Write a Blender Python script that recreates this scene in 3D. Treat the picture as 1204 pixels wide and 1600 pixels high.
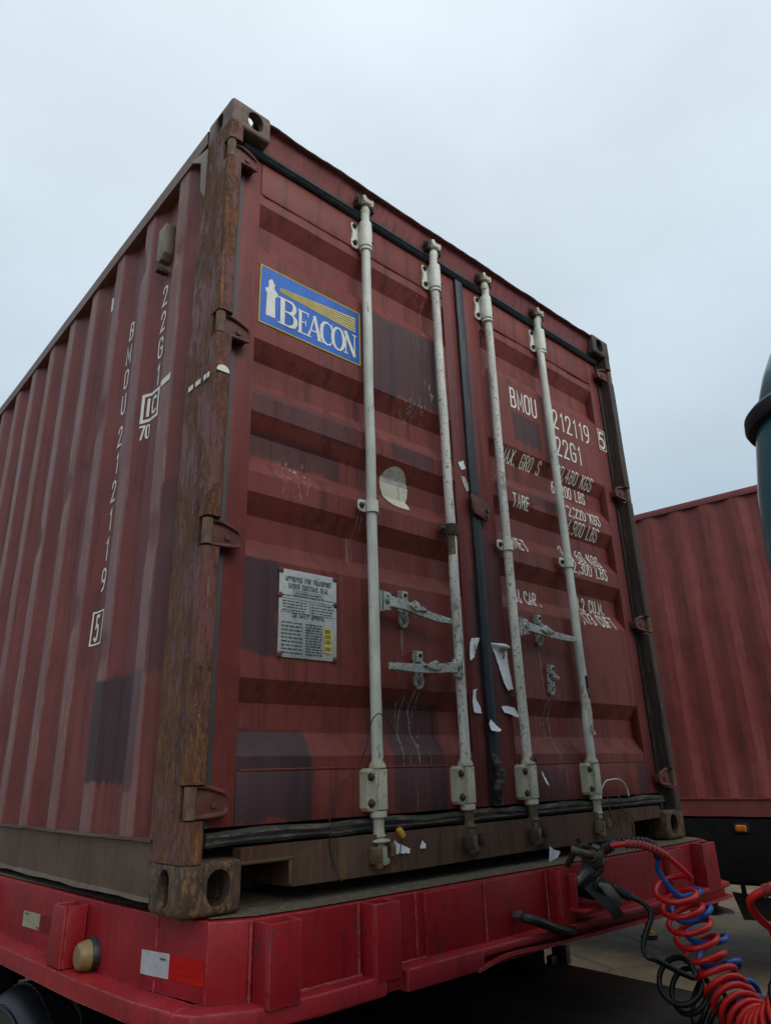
import bpy, bmesh, math, random
from mathutils import Vector, Matrix, noise
random.seed(7)
R_ = math.radians
S = bpy.context.scene
for o in list(bpy.data.objects): bpy.data.objects.remove(o)
COL = S.collection

# ------------------------------------------------------------------ camera, sky, sun, exposure
cam = bpy.data.objects.new('camera', bpy.data.cameras.new('camera')); COL.objects.link(cam)
_r = ((0.74627694, -0.66505311, -0.02784042), (0.21235725, 0.27751561, -0.93695757), (0.63085269, 0.69331771, 0.34833235))
cam.matrix_world = Matrix(((_r[0][0], -_r[1][0], -_r[2][0], -0.85957), (_r[0][1], -_r[1][1], -_r[2][1], -1.684730),
                           (_r[0][2], -_r[1][2], -_r[2][2], 0.307543), (0, 0, 0, 1)))
cam.data.sensor_fit = 'VERTICAL'; cam.data.sensor_height = 36; cam.data.lens = 1096.73 / 1600 * 36
cam.data.clip_start = .05; cam.data.clip_end = 3000
S.camera = cam
SUN_EL, SUN_AZ = R_(33), R_(184)          # azimuth: compass direction the light comes from (0 = +Y, 90 = +X)
W = bpy.data.worlds.new('World'); S.world = W; W.use_nodes = True
wn, wl = W.node_tree.nodes, W.node_tree.links
wn.clear()
wo = wn.new('ShaderNodeOutputWorld'); wb = wn.new('ShaderNodeBackground')
sky = wn.new('ShaderNodeTexSky'); sky.sky_type = 'NISHITA'; sky.sun_disc = False
sky.sun_elevation = SUN_EL; sky.sun_rotation = SUN_AZ; sky.dust_density = 4; sky.air_density = 1; sky.altitude = 0
tc = wn.new('ShaderNodeTexCoord'); sx = wn.new('ShaderNodeSeparateXYZ'); wl.new(tc.outputs['Generated'], sx.inputs[0])
rp = wn.new('ShaderNodeValToRGB'); e = rp.color_ramp.elements
e[0].position = 0; e[0].color = (.31, .42, .53, 1); e[1].position = 1; e[1].color = (.98, 1.04, 1.07, 1)
q = e.new(.16); q.color = (.375, .495, .61, 1); q = e.new(.45); q.color = (.605, .728, .828, 1); q = e.new(.78); q.color = (.76, .875, .955, 1)
wl.new(sx.outputs[2], rp.inputs[0])
cn = wn.new('ShaderNodeTexNoise'); cn.inputs['Scale'].default_value = 2.2; cn.inputs['Detail'].default_value = 5
cmp_ = wn.new('ShaderNodeMapping'); cmp_.inputs['Scale'].default_value = (1, 1, 1.8); wl.new(tc.outputs['Generated'], cmp_.inputs[0]); wl.new(cmp_.outputs[0], cn.inputs['Vector'])
cr = wn.new('ShaderNodeMapRange'); cr.inputs[1].default_value = .3; cr.inputs[2].default_value = .7; cr.inputs[3].default_value = 9.1; cr.inputs[4].default_value = 10.9
wl.new(cn.outputs[0], cr.inputs[0])
vm = wn.new('ShaderNodeVectorMath'); vm.operation = 'SCALE'; wl.new(rp.outputs[0], vm.inputs[0]); wl.new(cr.outputs[0], vm.inputs['Scale'])
wm = wn.new('ShaderNodeMix'); wm.data_type = 'RGBA'; wm.inputs[0].default_value = .93
wl.new(sky.outputs[0], wm.inputs[6]); wl.new(vm.outputs[0], wm.inputs[7])
wl.new(wm.outputs[2], wb.inputs[0]); wb.inputs[1].default_value = .1; wl.new(wb.outputs[0], wo.inputs[0])
sun = bpy.data.objects.new('sun', bpy.data.lights.new('sun', 'SUN')); COL.objects.link(sun)
sun.data.energy = 1.5; sun.data.angle = R_(44); sun.data.color = (1, .96, .9)
_d = Vector((math.sin(SUN_AZ) * math.cos(SUN_EL), math.cos(SUN_AZ) * math.cos(SUN_EL), math.sin(SUN_EL)))
sun.rotation_euler = _d.to_track_quat('Z', 'Y').to_euler(); sun.location = (-6, -9, 14)
S.view_settings.view_transform = 'Standard'; S.view_settings.look = 'None'
S.view_settings.exposure = 0; S.view_settings.gamma = 1; S.view_settings.use_curve_mapping = False
S.render.engine = 'CYCLES'

# ------------------------------------------------------------------ node helper
class NT:
    def __init__(s, name):
        s.m = bpy.data.materials.new(name); s.m.use_nodes = True; s.t = s.m.node_tree
        s.b = s.t.nodes['Principled BSDF']; s._o = None
    def put(s, sock, v):
        if isinstance(v, bpy.types.NodeSocket): s.t.links.new(v, sock)
        elif isinstance(v, (tuple, list)) and len(v) == 3 and sock.type == 'RGBA': sock.default_value = (*v, 1)
        else: sock.default_value = v
    def n(s, t, ins=None, **pr):
        x = s.t.nodes.new('ShaderNode' + t)
        for k, v in pr.items(): setattr(x, k, v)
        for k, v in (ins or {}).items(): s.put(x.inputs[k], v)
        return x
    def obj(s):
        if not s._o: s._o = s.n('TexCoord').outputs['Object']
        return s._o
    def xyz(s):
        if not hasattr(s, '_x'): s._x = s.n('SeparateXYZ', {0: s.obj()}).outputs
        return s._x
    def noise(s, scale, detail=4, rough=.6, st=(1, 1, 1), off=(0, 0, 0), dist=0):
        mp = s.n('Mapping', {0: s.obj(), 'Scale': st, 'Location': off}).outputs[0]
        return s.n('TexNoise', {'Vector': mp, 'Scale': scale, 'Detail': detail, 'Roughness': rough, 'Distortion': dist}).outputs['Fac']
    def thr(s, f, lo, hi, a=0., b=1.):
        return s.n('MapRange', {0: f, 1: lo, 2: hi, 3: a, 4: b}, interpolation_type='SMOOTHSTEP').outputs[0]
    def mix(s, f, a, b, mode='MIX'):
        x = s.n('Mix', data_type='RGBA', blend_type=mode); s.put(x.inputs[0], f); s.put(x.inputs[6], a); s.put(x.inputs[7], b); return x.outputs[2]
    def op(s, o, a, b=0.):
        return s.n('Math', {0: a, 1: b}, operation=o).outputs[0]
    def mul(s, *a):
        r = a[0]
        for k in a[1:]: r = s.op('MULTIPLY', r, k)
        return r
    def band(s, c, lo, hi, soft=.004):
        return s.op('MULTIPLY', s.thr(c, lo - soft, lo + soft), s.thr(c, hi + soft, hi - soft))
    def fin(s, col=None, rough=None, metal=None, bump=None, bs=.3, bd=.004, spec=None, coat=None):
        for k, v in (('Base Color', col), ('Roughness', rough), ('Metallic', metal), ('Specular IOR Level', spec), ('Coat Weight', coat)):
            if v is not None: s.put(s.b.inputs[k], v)
        if bump is not None:
            s.t.links.new(s.n('Bump', {'Height': bump, 'Strength': bs, 'Distance': bd}).outputs[0], s.b.inputs['Normal'])
        return s.m

def maroon(name, base=(.190, .041, .033), patches=(), axis=0, streak=1., drips=(), dusty=0., scuff=(), ridge=0., rusty=0., spec=.3):
    m = NT(name); X = m.xyz(); h, z = X[axis], X[2]
    big = m.noise(1.7, 5, .6); st = m.noise(26, 5, .65, (1, 1, .045)); st2 = m.noise(60, 4, .6, (1, 1, .06), (3, 1, 2)); fine = m.noise(120, 3, .7)
    c = m.mix(m.thr(big, .35, .7), base, tuple(min(1, k * 1.22 + .012) for k in base))
    c = m.mix(m.mul(m.thr(st, .47, .68), m.thr(big, .25, .6, .35, 1.), .8 * streak), c, tuple(k * .48 + .004 for k in base))
    c = m.mix(m.mul(m.thr(st2, .56, .74), .38 * streak), c, (.26, .115, .10))
    mot = m.noise(6.5, 6, .72, (1, 1, .6), (2, 8, 3)); c = m.mix(m.mul(m.thr(mot, .50, .66), .5), c, tuple(k * .60 + .004 for k in base)); c = m.mix(m.mul(m.thr(mot, .44, .30), .45), c, tuple(k * 1.25 + .012 for k in base))
    if rusty: c = m.mix(m.mul(m.thr(m.noise(22, 5, .7, (1, 1, .12), (5, 5, 1)), .54, .66), rusty), c, (.19, .092, .035))
    c = m.mix(m.mul(m.thr(fine, .35, .8), .22), c, tuple(k * .62 for k in base))
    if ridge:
        rm = m.mul(m.thr(X[0], .0145, .0095), m.thr(m.noise(14, 5, .7, (1, 1, .25), (6, 2, 4)), .25, .7, .45, 1.), ridge); c = m.mix(rm, c, (.25, .135, .125))  # worn outer flats, coloured paler to stand in for sky sheen
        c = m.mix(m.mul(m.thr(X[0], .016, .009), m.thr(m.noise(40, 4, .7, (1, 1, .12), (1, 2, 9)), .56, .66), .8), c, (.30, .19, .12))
    if patches:
        wob = m.noise(7, 3, .6, off=(5, 2, 1)); wob = m.op('MULTIPLY', m.op('SUBTRACT', wob, .5), .05)
        hw, zw = m.op('ADD', h, wob), m.op('ADD', z, m.op('ADD', wob, m.op('MULTIPLY', m.op('SUBTRACT', st, .5), .07))); tot = None
        for a, b, lo, hi, k in patches:
            q = m.mul(m.band(hw, a, b, .006), m.band(zw, lo, hi, .008), k); tot = q if tot is None else m.op('MAXIMUM', tot, q)
        c = m.mix(tot, c, m.mix(m.thr(st, .4, .75), (.070, .038, .043), (.045, .025, .029)))
    for hx, z1, z0, w, k in drips:
        ln = m.noise(1.0, 3, .55, (55, 55, 2.2), (hx, 0, z1)); 
        q = m.mul(m.band(h, hx - w, hx + w, w * .7), m.band(z, z0, z1, .03), m.thr(ln, .60, .69), k)
        c = m.mix(q, c, (.46, .42, .40))
    if dusty:
        c = m.mix(m.mul(m.thr(m.noise(3.1, 5, .65), .42, .75), dusty), c, (.16, .112, .082))
    chip = m.thr(m.noise(34, 4, .75, off=(9, 9, 9)), .70, .74)
    c = m.mix(m.mul(chip, .8), c, (.12, .055, .03))
    for hx, zx, r_ in scuff:
        q = m.mul(m.band(h, hx - r_, hx + r_, r_ * .6), m.band(z, zx - r_, zx + r_, r_ * .6), m.thr(m.noise(80, 4, .7, (1, 1, .3)), .55, .62), .7)
        c = m.mix(q, c, (.42, .40, .40))
    return m.fin(c, m.thr(big, .3, .7, .46, .60), spec=spec, bump=m.op('ADD', m.noise(45, 5, .7), m.op('MULTIPLY', chip, -.3)), bs=.22, bd=.003)

def simple(name, col, rough=.5, metal=0., var=.35, sc=18, st=(1, 1, 1), dirt=None, dlo=.5, dhi=.75, dk=.8, bs=.2, coat=None, spec=None, bd=.003):
    m = NT(name); a = m.noise(sc, 5, .65, st); b = m.noise(sc * 3.3, 4, .7, st, (4, 7, 2))
    c = m.mix(m.thr(a, .3, .72), tuple(k * (1 - var) for k in col), tuple(min(1, k * (1 + var * .6)) for k in col))
    if dirt: c = m.mix(m.mul(m.thr(b, dlo, dhi), dk), c, dirt)
    return m.fin(c, rough, metal, b, bs, bd=bd, coat=coat, spec=spec)

def rusty_post(name):
    m = NT(name)
    pa = m.noise(5.5, 9, .78, (1, 1, .40), (1, 5, 7)); st = m.noise(85, 3, .6, (1, 1, .035), (2, 3, 1)); st2 = m.noise(140, 3, .6, (1, 1, .05), (6, 3, 4)); fl = m.noise(95, 7, .85, (1, 1, .55)); fl2 = m.noise(34, 9, .9, (1, 1, .32), (7, 1, 3)); run = m.noise(30, 4, .6, (1, 1, .03), (9, 4, 2))
    paint = m.mix(m.thr(pa, .3, .6), (.150, .046, .043), (.21, .098, .090))
    rust = m.mix(m.thr(fl2, .44, .56), (.075, .036, .022), (.205, .088, .034)); rust = m.mix(m.mul(m.thr(fl, .55, .62), .65), rust, (.36, .165, .06)); rust = m.mix(m.mul(m.thr(fl, .44, .38), .8), rust, (.055, .030, .020))
    pm = m.op('ADD', m.op('MULTIPLY', pa, .6), m.op('ADD', m.op('MULTIPLY', fl2, .32), m.op('MULTIPLY', st, .12)))
    c = m.mix(m.thr(pm, .480, .540), paint, rust)
    c = m.mix(m.mul(m.thr(st, .60, .66), m.thr(fl, .42, .56), .8), c, (.38, .18, .11)); c = m.mix(m.mul(m.thr(st2, .60, .68), m.thr(fl2, .40, .55), .6), c, (.055, .028, .024))
    c = m.mix(m.mul(m.thr(run, .54, .64), m.thr(pa, .35, .6), .75), c, (.070, .036, .026))
    c = m.mix(m.mul(m.thr(m.noise(12, 8, .85, (1, 1, .7), (8, 8, 8)), .585, .605), .9), c, (.035, .022, .018))
    return m.fin(c, m.thr(pm, .47, .53, .5, .85), bump=m.op('ADD', m.op('MULTIPLY', m.thr(pm, .49, .53), -.6), m.op('ADD', fl, m.op('MULTIPLY', fl2, .6))), bs=.8, bd=.005, spec=.3)

def painted_rod(name, base, rust, k=.62):
    m = NT(name); a = m.noise(11, 5, .7, (1, 1, .35)); sp = m.noise(85, 4, .75); v = m.noise(50, 4, .6, (1, 1, .1))
    c = m.mix(m.thr(a, .3, .7), tuple(x * .72 for x in base), tuple(x * 1.12 for x in base))
    c = m.mix(m.mul(m.thr(v, .5, .75), .5), c, tuple(x * .55 for x in base))
    c = m.mix(m.thr(sp, k, k + .05), c, rust)
    c = m.mix(m.mul(m.thr(m.noise(20, 4, .7, (1, 1, .3), (3, 3, 3)), .60, .68), .8), c, (.16, .19, .18))
    return m.fin(c, .55, bump=sp, bs=.35, bd=.002)

DRIP = ((.83, .56, .20, .07, .5), (1.60, .59, .18, .07, .4), (.62, 1.16, .95, .05, .35), (1.0, 2.25, 1.95, .06, .35), (1.36, 2.27, 2.0, .05, .5))
M = {}
M['door'] = maroon('door_paint', patches=((.688, 1.04, 1.68, 2.03, .85), (.16, .60, 1.40, 1.50, .6), (.16, .55, 1.27, 1.36, .7), (.15, .28, .635, .915, .95), (.15, .41, .19, .43, 1.), (.73, .965, .19, .53, .8),
    (.767, 1.0, 1.41, 1.485, .7), (1.54, 1.745, 1.725, 1.87, .9), (1.62, 1.85, 1.42, 1.49, .6), (2.19, 2.33, .15, .325, .9), (1.44, 1.66, .15, .31, .6), (1.25, 1.32, .55, 1.25, .7), (1.25, 1.33, 1.3, 1.46, .7)), drips=DRIP, scuff=((1.02, 1.78, .05), (.90, 1.66, .06), (.35, 1.22, .06)))
M['stile'] = maroon('stile_paint', (.168, .032, .028), patches=((1.15, 1.20, .62, 1.0, .8), (1.24, 1.36, .5, 1.2, .6)))
M['header'] = maroon('header_paint', (.20, .044, .041), streak=1.3)
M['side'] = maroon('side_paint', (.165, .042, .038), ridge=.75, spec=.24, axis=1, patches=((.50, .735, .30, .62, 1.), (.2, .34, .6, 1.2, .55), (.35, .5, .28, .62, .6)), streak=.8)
M['rail'] = maroon('rail_paint', (.17, .085, .075), axis=1, dusty=.7)
M['lowrail'] = maroon('low_rail_paint', (.10, .060, .040), axis=1, dusty=.6, streak=.4, rusty=.3, spec=.2)
M['sill'] = maroon('sill_paint', (.090, .046, .030), dusty=.5, streak=1.5, rusty=.75, spec=.2)
M['post_dark'] = simple('grimy_post', (.055, .036, .028), .7, 0, .6, 20, (1, 1, .15), dirt=(.16, .10, .06), dlo=.56, dhi=.68, bs=.5)
M['post'] = rusty_post('rusty_post')
M['casting'] = simple('rusty_casting', (.075, .042, .028), .75, 0, .6, 22, (1, 1, .45), dirt=(.20, .112, .042), dlo=.50, dhi=.62, bs=.6, bd=.005)
M['casting_top'] = simple('worn_top_casting', (.15, .088, .072), .65, 0, .5, 22, dirt=(.21, .13, .07), dlo=.52, dhi=.65, bs=.5)
M['hinge'] = simple('hinge_paint', (.125, .036, .030), .6, 0, .4, 25, dirt=(.10, .05, .03), bs=.4)
M['barrel'] = simple('rusty_barrel', (.15, .085, .055), .7, 0, .5, 40, (1, 1, .3), dirt=(.30, .22, .15), dlo=.58, dhi=.68, bs=.5)
M['gasket'] = simple('rubber_gasket', (.018, .024, .031), .5, 0, .4, 20, dirt=(.06, .06, .058), dlo=.5, dhi=.8, bs=.2)
M['gasket_low'] = simple('dirty_gasket', (.026, .026, .024), .75, 0, .5, 14, (.3, 1, 2), dirt=(.12, .092, .062), dlo=.48, dhi=.60, bs=.5)
M['rod'] = painted_rod('rod_paint', (.66, .68, .60), (.20, .15, .10), .66)
M['rod_white'] = painted_rod('flaking_rod_paint', (.72, .70, .63), (.15, .10, .07), .575)
M['rod_low'] = painted_rod('beige_bracket_paint', (.58, .555, .43), (.14, .10, .06), .60)
M['handle'] = painted_rod('grimy_handle_paint', (.47, .50, .46), (.045, .042, .038), .545)
M['drip'] = simple('pale_drip', (.33, .25, .23), .7, 0, .2, 60, (1, 1, .3), dirt=(.12, .04, .035), dlo=.44, dhi=.56, bs=0)
M['rust_tip'] = simple('rusty_cam', (.17, .115, .065), .7, 0, .5, 30, dirt=(.07, .045, .03), dlo=.5, dhi=.62, bs=.5)
M['dark_rust'] = simple('dark_rust', (.045, .026, .02), .75, 0, .5, 40, dirt=(.10, .05, .03), bs=.5)
M['bolt'] = simple('bolt_rust', (.085, .055, .04), .65, .2, .5, 60, bs=.4)
M['hole'] = simple('hole_black', (.008, .008, .008), .9, bs=0)
M['white'] = simple('stencil_white', (.80, .78, .71), .6, 0, .1, 30, dirt=(.26, .10, .09), dlo=.66, dhi=.72, dk=.9, bs=.05)
M['blue'] = simple('decal_blue', (.014, .135, .56), .42, 0, .25, 9, (1, 1, .3), dirt=(.09, .20, .46), dlo=.60, dhi=.75, dk=.6, bs=.05)
M['yellow'] = simple('decal_yellow', (.74, .58, .10), .45, 0, .15, 20, dirt=(.25, .25, .15), dlo=.62, dhi=.75, bs=.05)
M['decal_white'] = simple('decal_white', (.80, .78, .71), .45, 0, .1, 30, dirt=(.35, .36, .38), dlo=.62, dhi=.72, bs=.05)
M['plate'] = simple('plate_metal', (.52, .55, .53), .45, .25, .2, 14, dirt=(.27, .28, .24), dlo=.5, dhi=.75, bs=.1)
M['ink'] = simple('plate_ink', (.075, .08, .08), .6, bs=0)
M['paper'] = simple('torn_paper', (.82, .82, .86), .8, 0, .1, 20, dirt=(.45, .44, .44), dlo=.6, dhi=.75, bs=.2)
M['oval'] = simple('peeled_sticker', (.70, .67, .54), .6, 0, .12, 14, dirt=(.36, .33, .26), dlo=.55, dhi=.7, bs=.1)
M['oval_torn'] = simple('torn_sticker_backing', (.52, .51, .46), .75, 0, .2, 26, dirt=(.22, .17, .15), dlo=.52, dhi=.66, bs=.2)
M['seal'] = simple('seal_yellow', (.62, .36, .02), .45, bs=.1)
M['wire'] = simple('wire_dark', (.03, .022, .02), .6, bs=.1)
def red_paint(name, col, worn):
    m = NT(name); a = m.noise(5, 6, .7); f = m.noise(60, 5, .75); v = m.noise(30, 5, .7, (1, 1, .08), (2, 2, 2)); g = m.noise(16, 6, .8, (1, 1, .7), (4, 1, 8))
    c = m.mix(m.thr(a, .3, .7), tuple(k * .80 for k in col), tuple(k * 1.12 for k in col))
    c = m.mix(m.mul(m.thr(v, .52, .68), .5), c, tuple(k * .42 + .003 for k in col))
    c = m.mix(m.mul(m.thr(g, .56, .66), .65), c, (.075, .022, .020))
    c = m.mix(m.mul(m.thr(f, .58, .70), .45), c, tuple(k * .5 for k in col))
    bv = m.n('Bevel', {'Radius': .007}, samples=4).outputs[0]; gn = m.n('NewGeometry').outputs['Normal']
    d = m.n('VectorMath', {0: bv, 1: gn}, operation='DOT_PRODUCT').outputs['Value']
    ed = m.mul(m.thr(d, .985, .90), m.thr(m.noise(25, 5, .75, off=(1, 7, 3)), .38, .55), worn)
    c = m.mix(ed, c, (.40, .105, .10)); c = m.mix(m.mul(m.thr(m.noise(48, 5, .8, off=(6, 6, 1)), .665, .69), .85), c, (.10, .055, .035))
    return m.fin(c, m.thr(g, .4, .7, .42, .65), bump=m.op('ADD', f, m.op('MULTIPLY', g, .6)), bs=.3, bd=.003, spec=.32)
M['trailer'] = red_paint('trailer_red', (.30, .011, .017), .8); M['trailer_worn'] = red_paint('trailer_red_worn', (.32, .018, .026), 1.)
M['deck'] = simple('deck_dirt', (.155, .120, .078), .9, 0, .45, 40, dirt=(.06, .047, .034), dlo=.5, dhi=.64, bs=.9, bd=.006)
M['tape_white'] = simple('reflective_white', (.80, .84, .88), .35, 0, .12, 40, bs=.05)
M['tape_cream'] = simple('reflective_cream', (.60, .57, .40), .4, 0, .12, 40, bs=.05)
M['tape_red'] = simple('reflective_red', (.80, .022, .016), .6, 0, .18, 30, (1, 1, 6), bs=.05, spec=.2)
M['tape_dull'] = simple('reflective_dull_red', (.36, .02, .03), .45, 0, .2, 30, bs=.1)
M['lamp'] = simple('lamp_yellowed', (.23, .16, .06), .45, 0, .2, 25, dirt=(.22, .14, .06), dlo=.55, dhi=.75, bs=.15)
M['rubber'] = simple('black_rubber', (.012, .013, .014), .45, 0, .3, 14, dirt=(.035, .033, .03), bs=.1)
M['tyre'] = simple('tyre_rubber', (.012, .013, .015), .45, 0, .3, 10, dirt=(.03, .029, .027), bs=.15)
M['black'] = simple('chassis_black', (.007, .007, .007), .8, 0, .3, 8, dirt=(.016, .013, .010), bs=.2, spec=.12)
M['chassis'] = simple('dusty_chassis', (.042, .034, .028), .75, 0, .5, 2.2, (1, .35, 1), dirt=(.085, .066, .05), dlo=.45, dhi=.75, bs=.3)
M['steel'] = simple('worn_steel', (.10, .085, .07), .5, .5, .4, 30, dirt=(.07, .05, .035), bs=.4)
M['alloy'] = simple('dull_aluminium', (.20, .20, .185), .5, .5, .3, 30, dirt=(.10, .09, .08), bs=.3)
M['hose_red'] = simple('hose_red', (.74, .020, .015), .36, 0, .12, 12, bs=.05)
M['hose_blue'] = simple('hose_blue', (.014, .12, .46), .36, 0, .12, 12, bs=.05)
M['hose_black'] = simple('cable_black', (.010, .012, .013), .4, 0, .3, 12, bs=.05)
M['relief'] = simple('strain_relief_red', (.42, .05, .035), .5, 0, .2, 20, bs=.1)
M['amber'] = simple('amber_lens', (.55, .15, .02), .3, bs=.02)
M['teal'] = simple('teal_lacquer', (.016, .135, .165), .3, 0, .2, 1.5, bs=.0, coat=.25)
M['teal_dark'] = simple('dark_collar', (.010, .016, .028), .5, 0, .2, 3, bs=.02)
M['glass'] = simple('dark_glass', (.01, .012, .014), .08, bs=0)
M['second'] = maroon('second_container_paint', (.205, .045, .040), axis=1, streak=.5)
M['second_rail'] = maroon('second_rail_paint', (.19, .050, .046), axis=1, streak=.4)
M['vent'] = simple('vent_cover', (.20, .155, .125), .6, 0, .2, 18, dirt=(.13, .08, .06), bs=.15)
M['wood'] = simple('underside', (.03, .02, .015), .8)
def _ground():
    m = NT('yard_ground'); a = m.noise(.35, 6, .65); b = m.noise(3.2, 6, .7); f = m.noise(38, 4, .75); tr = m.noise(1.0, 4, .6, (3.5, .25, 1))
    c = m.mix(m.thr(b, .3, .7), (.130, .088, .040), (.185, .131, .066)); c = m.mix(m.mul(m.thr(a, .42, .62), .75), c, (.075, .052, .031)); c = m.mix(m.mul(m.thr(m.noise(.9, 7, .75, off=(4, 4, 4)), .54, .62), .6), c, (.22, .165, .095)); c = m.mix(m.thr(m.n('TexVoronoi', {'Vector': m.n('Mapping', {0: m.obj(), 'Scale': (.32, .32, .32), 'Location': (2, 1, 0)}).outputs[0], 'Scale': 1.0}, feature='DISTANCE_TO_EDGE').outputs['Distance'], .010, .004, 0, .8), c, (.045, .033, .022))
    c = m.mix(m.mul(m.thr(tr, .56, .7), .55), c, (.078, .055, .034)); c = m.mix(m.mul(m.thr(f, .55, .75), .5), c, (.215, .165, .10))
    return m.fin(c, .9, bump=m.op('ADD', b, m.op('MULTIPLY', f, .5)), bs=.6, bd=.02)
M['ground'] = _ground()

# ------------------------------------------------------------------ mesh helpers
def mk(name, parts, parent=None, loc=None, angle=32, stuff=False):
    """parts: [(bmesh, material)...] linked as ONE mesh object"""
    me = bpy.data.meshes.new(name); bm = bmesh.new(); tmp = bpy.data.meshes.new('t'); mats = []
    for b, mt in parts:
        bmesh.ops.recalc_face_normals(b, faces=b.faces)
        if mt not in mats: mats.append(mt)
        i = mats.index(mt)
        for f in b.faces: f.material_index = i
        b.to_mesh(tmp); b.free(); bm.from_mesh(tmp)
    bm.to_mesh(me); bm.free(); bpy.data.meshes.remove(tmp)
    for mt in mats: me.materials.append(M[mt])
    me.polygons.foreach_set('use_smooth', [True] * len(me.polygons)); me.set_sharp_from_angle(angle=R_(angle))
    o = bpy.data.objects.new(name, me); COL.objects.link(o)
    if parent: o.parent = parent
    if loc: o.location = loc
    if stuff: o['kind'] = 'stuff'
    return o
def inst(src, loc, parent=None, rot=None, scale=None, name=None):
    c = src.copy(); COL.objects.link(c); c.location = loc
    if parent: c.parent = parent
    if rot: c.rotation_euler = rot
    if scale: c.scale = scale
    if name: c.name = name
    return c
def root(name, label, cat, loc=(0, 0, 0), group=None, rz=0):
    o = bpy.data.objects.new(name, None); COL.objects.link(o); o.location = loc; o.rotation_euler = (0, 0, rz); o['label'] = label; o['category'] = cat
    if group: o['group'] = group
    o.empty_display_size = .2
    return o
def tag(o, label, cat, group=None):
    o['label'] = label; o['category'] = cat
    if group: o['group'] = group
    return o
def B(): return bmesh.new()
def box(bm, x0, x1, y0, y1, z0, z1, bev=0, seg=2, mat=None):
    mm = Matrix.Translation(((x0 + x1) / 2, (y0 + y1) / 2, (z0 + z1) / 2)) @ Matrix.Diagonal((abs(x1 - x0), abs(y1 - y0), abs(z1 - z0), 1))
    r = bmesh.ops.create_cube(bm, size=1, matrix=(mat @ mm) if mat else mm)
    if bev:
        es = list({e for v in r['verts'] for e in v.link_edges})
        bmesh.ops.bevel(bm, geom=es, offset=bev, segments=seg, affect='EDGES', profile=.5)
    return bm
def prism(bm, pts, axis, a, b, bev=0):
    """extrude closed 2D outline along an axis from a to b"""
    def P(u, v, w): return {0: (w, u, v), 1: (u, w, v), 2: (u, v, w)}[axis]
    A = [bm.verts.new(P(u, v, a)) for u, v in pts]; C = [bm.verts.new(P(u, v, b)) for u, v in pts]; n = len(pts)
    fs = [bm.faces.new(A[::-1]), bm.faces.new(C)] + [bm.faces.new((A[i], A[(i + 1) % n], C[(i + 1) % n], C[i])) for i in range(n)]
    if bev:
        es = list({e for f in fs[:2] for e in f.edges}); bmesh.ops.bevel(bm, geom=es, offset=bev, segments=2, affect='EDGES', profile=.5)
    return bm
def frames(pts):
    T = []; n = len(pts)
    for i in range(n): T.append((pts[min(i + 1, n - 1)] - pts[max(i - 1, 0)]).normalized())
    N = T[0].orthogonal().normalized(); out = []
    for i in range(n):
        N = (N - T[i] * N.dot(T[i])).normalized(); out.append((T[i], N, T[i].cross(N)))
    return out
def tube(bm, pts, r, n=10, cap=True, closed=False):
    pts = [Vector(p) for p in pts]; fr = frames(pts); rs = r if isinstance(r, (list, tuple)) else [r] * len(pts); prev = None; first = None
    for i, p in enumerate(pts):
        ring = [bm.verts.new(p + (fr[i][1] * math.cos(2 * math.pi * k / n) + fr[i][2] * math.sin(2 * math.pi * k / n)) * rs[i]) for k in range(n)]
        if prev:
            for k in range(n): bm.faces.new((prev[k], prev[(k + 1) % n], ring[(k + 1) % n], ring[k]))
        else: first = ring
        prev = ring
    if cap: bm.faces.new(first[::-1]); bm.faces.new(prev)
    return bm
def lathe(bm, prof, c, axis=2, n=24):
    """prof: [(radius, height)...] about an axis through c"""
    rings = []
    for r, h in prof:
        ring = []
        for k in range(n):
            a = 2 * math.pi * k / n; u, v = r * math.cos(a), r * math.sin(a)
            ring.append(bm.verts.new(Vector(c) + Vector({2: (u, v, h), 1: (u, h, v), 0: (h, u, v)}[axis])))
        rings.append(ring)
    for a, b in zip(rings, rings[1:]):
        for k in range(n): bm.faces.new((a[k], a[(k + 1) % n], b[(k + 1) % n], b[k]))
    bm.faces.new(rings[0][::-1]); bm.faces.new(rings[-1])
    return bm
def cyl(bm, c, r, h0, h1, axis=2, n=16): return lathe(bm, [(r, h0), (r, h1)], c, axis, n)
def spline(pts, k=8):
    P = [Vector(p) for p in pts]; P = [P[0] * 2 - P[1]] + P + [P[-1] * 2 - P[-2]]; out = []
    for i in range(1, len(P) - 2):
        a, b, c, d = P[i - 1:i + 3]
        for j in range(k):
            t = j / k; out.append(.5 * ((2 * b) + (c - a) * t + (2 * a - 5 * b + 4 * c - d) * t * t + (3 * b - a - 3 * c + d) * t ** 3))
    out.append(P[-2]); return out
def fb(x, y, z): return noise.noise(Vector((x, y, z)))
def grid(bm, us, vs, f):
    V = [[bm.verts.new(f(u, v)) for u in us] for v in vs]
    for j in range(len(vs) - 1):
        for i in range(len(us) - 1): bm.faces.new((V[j][i], V[j][i + 1], V[j + 1][i + 1], V[j + 1][i]))
    return bm
def lin(a, b, n): return [a + (b - a) * i / n for i in range(n + 1)]
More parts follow.
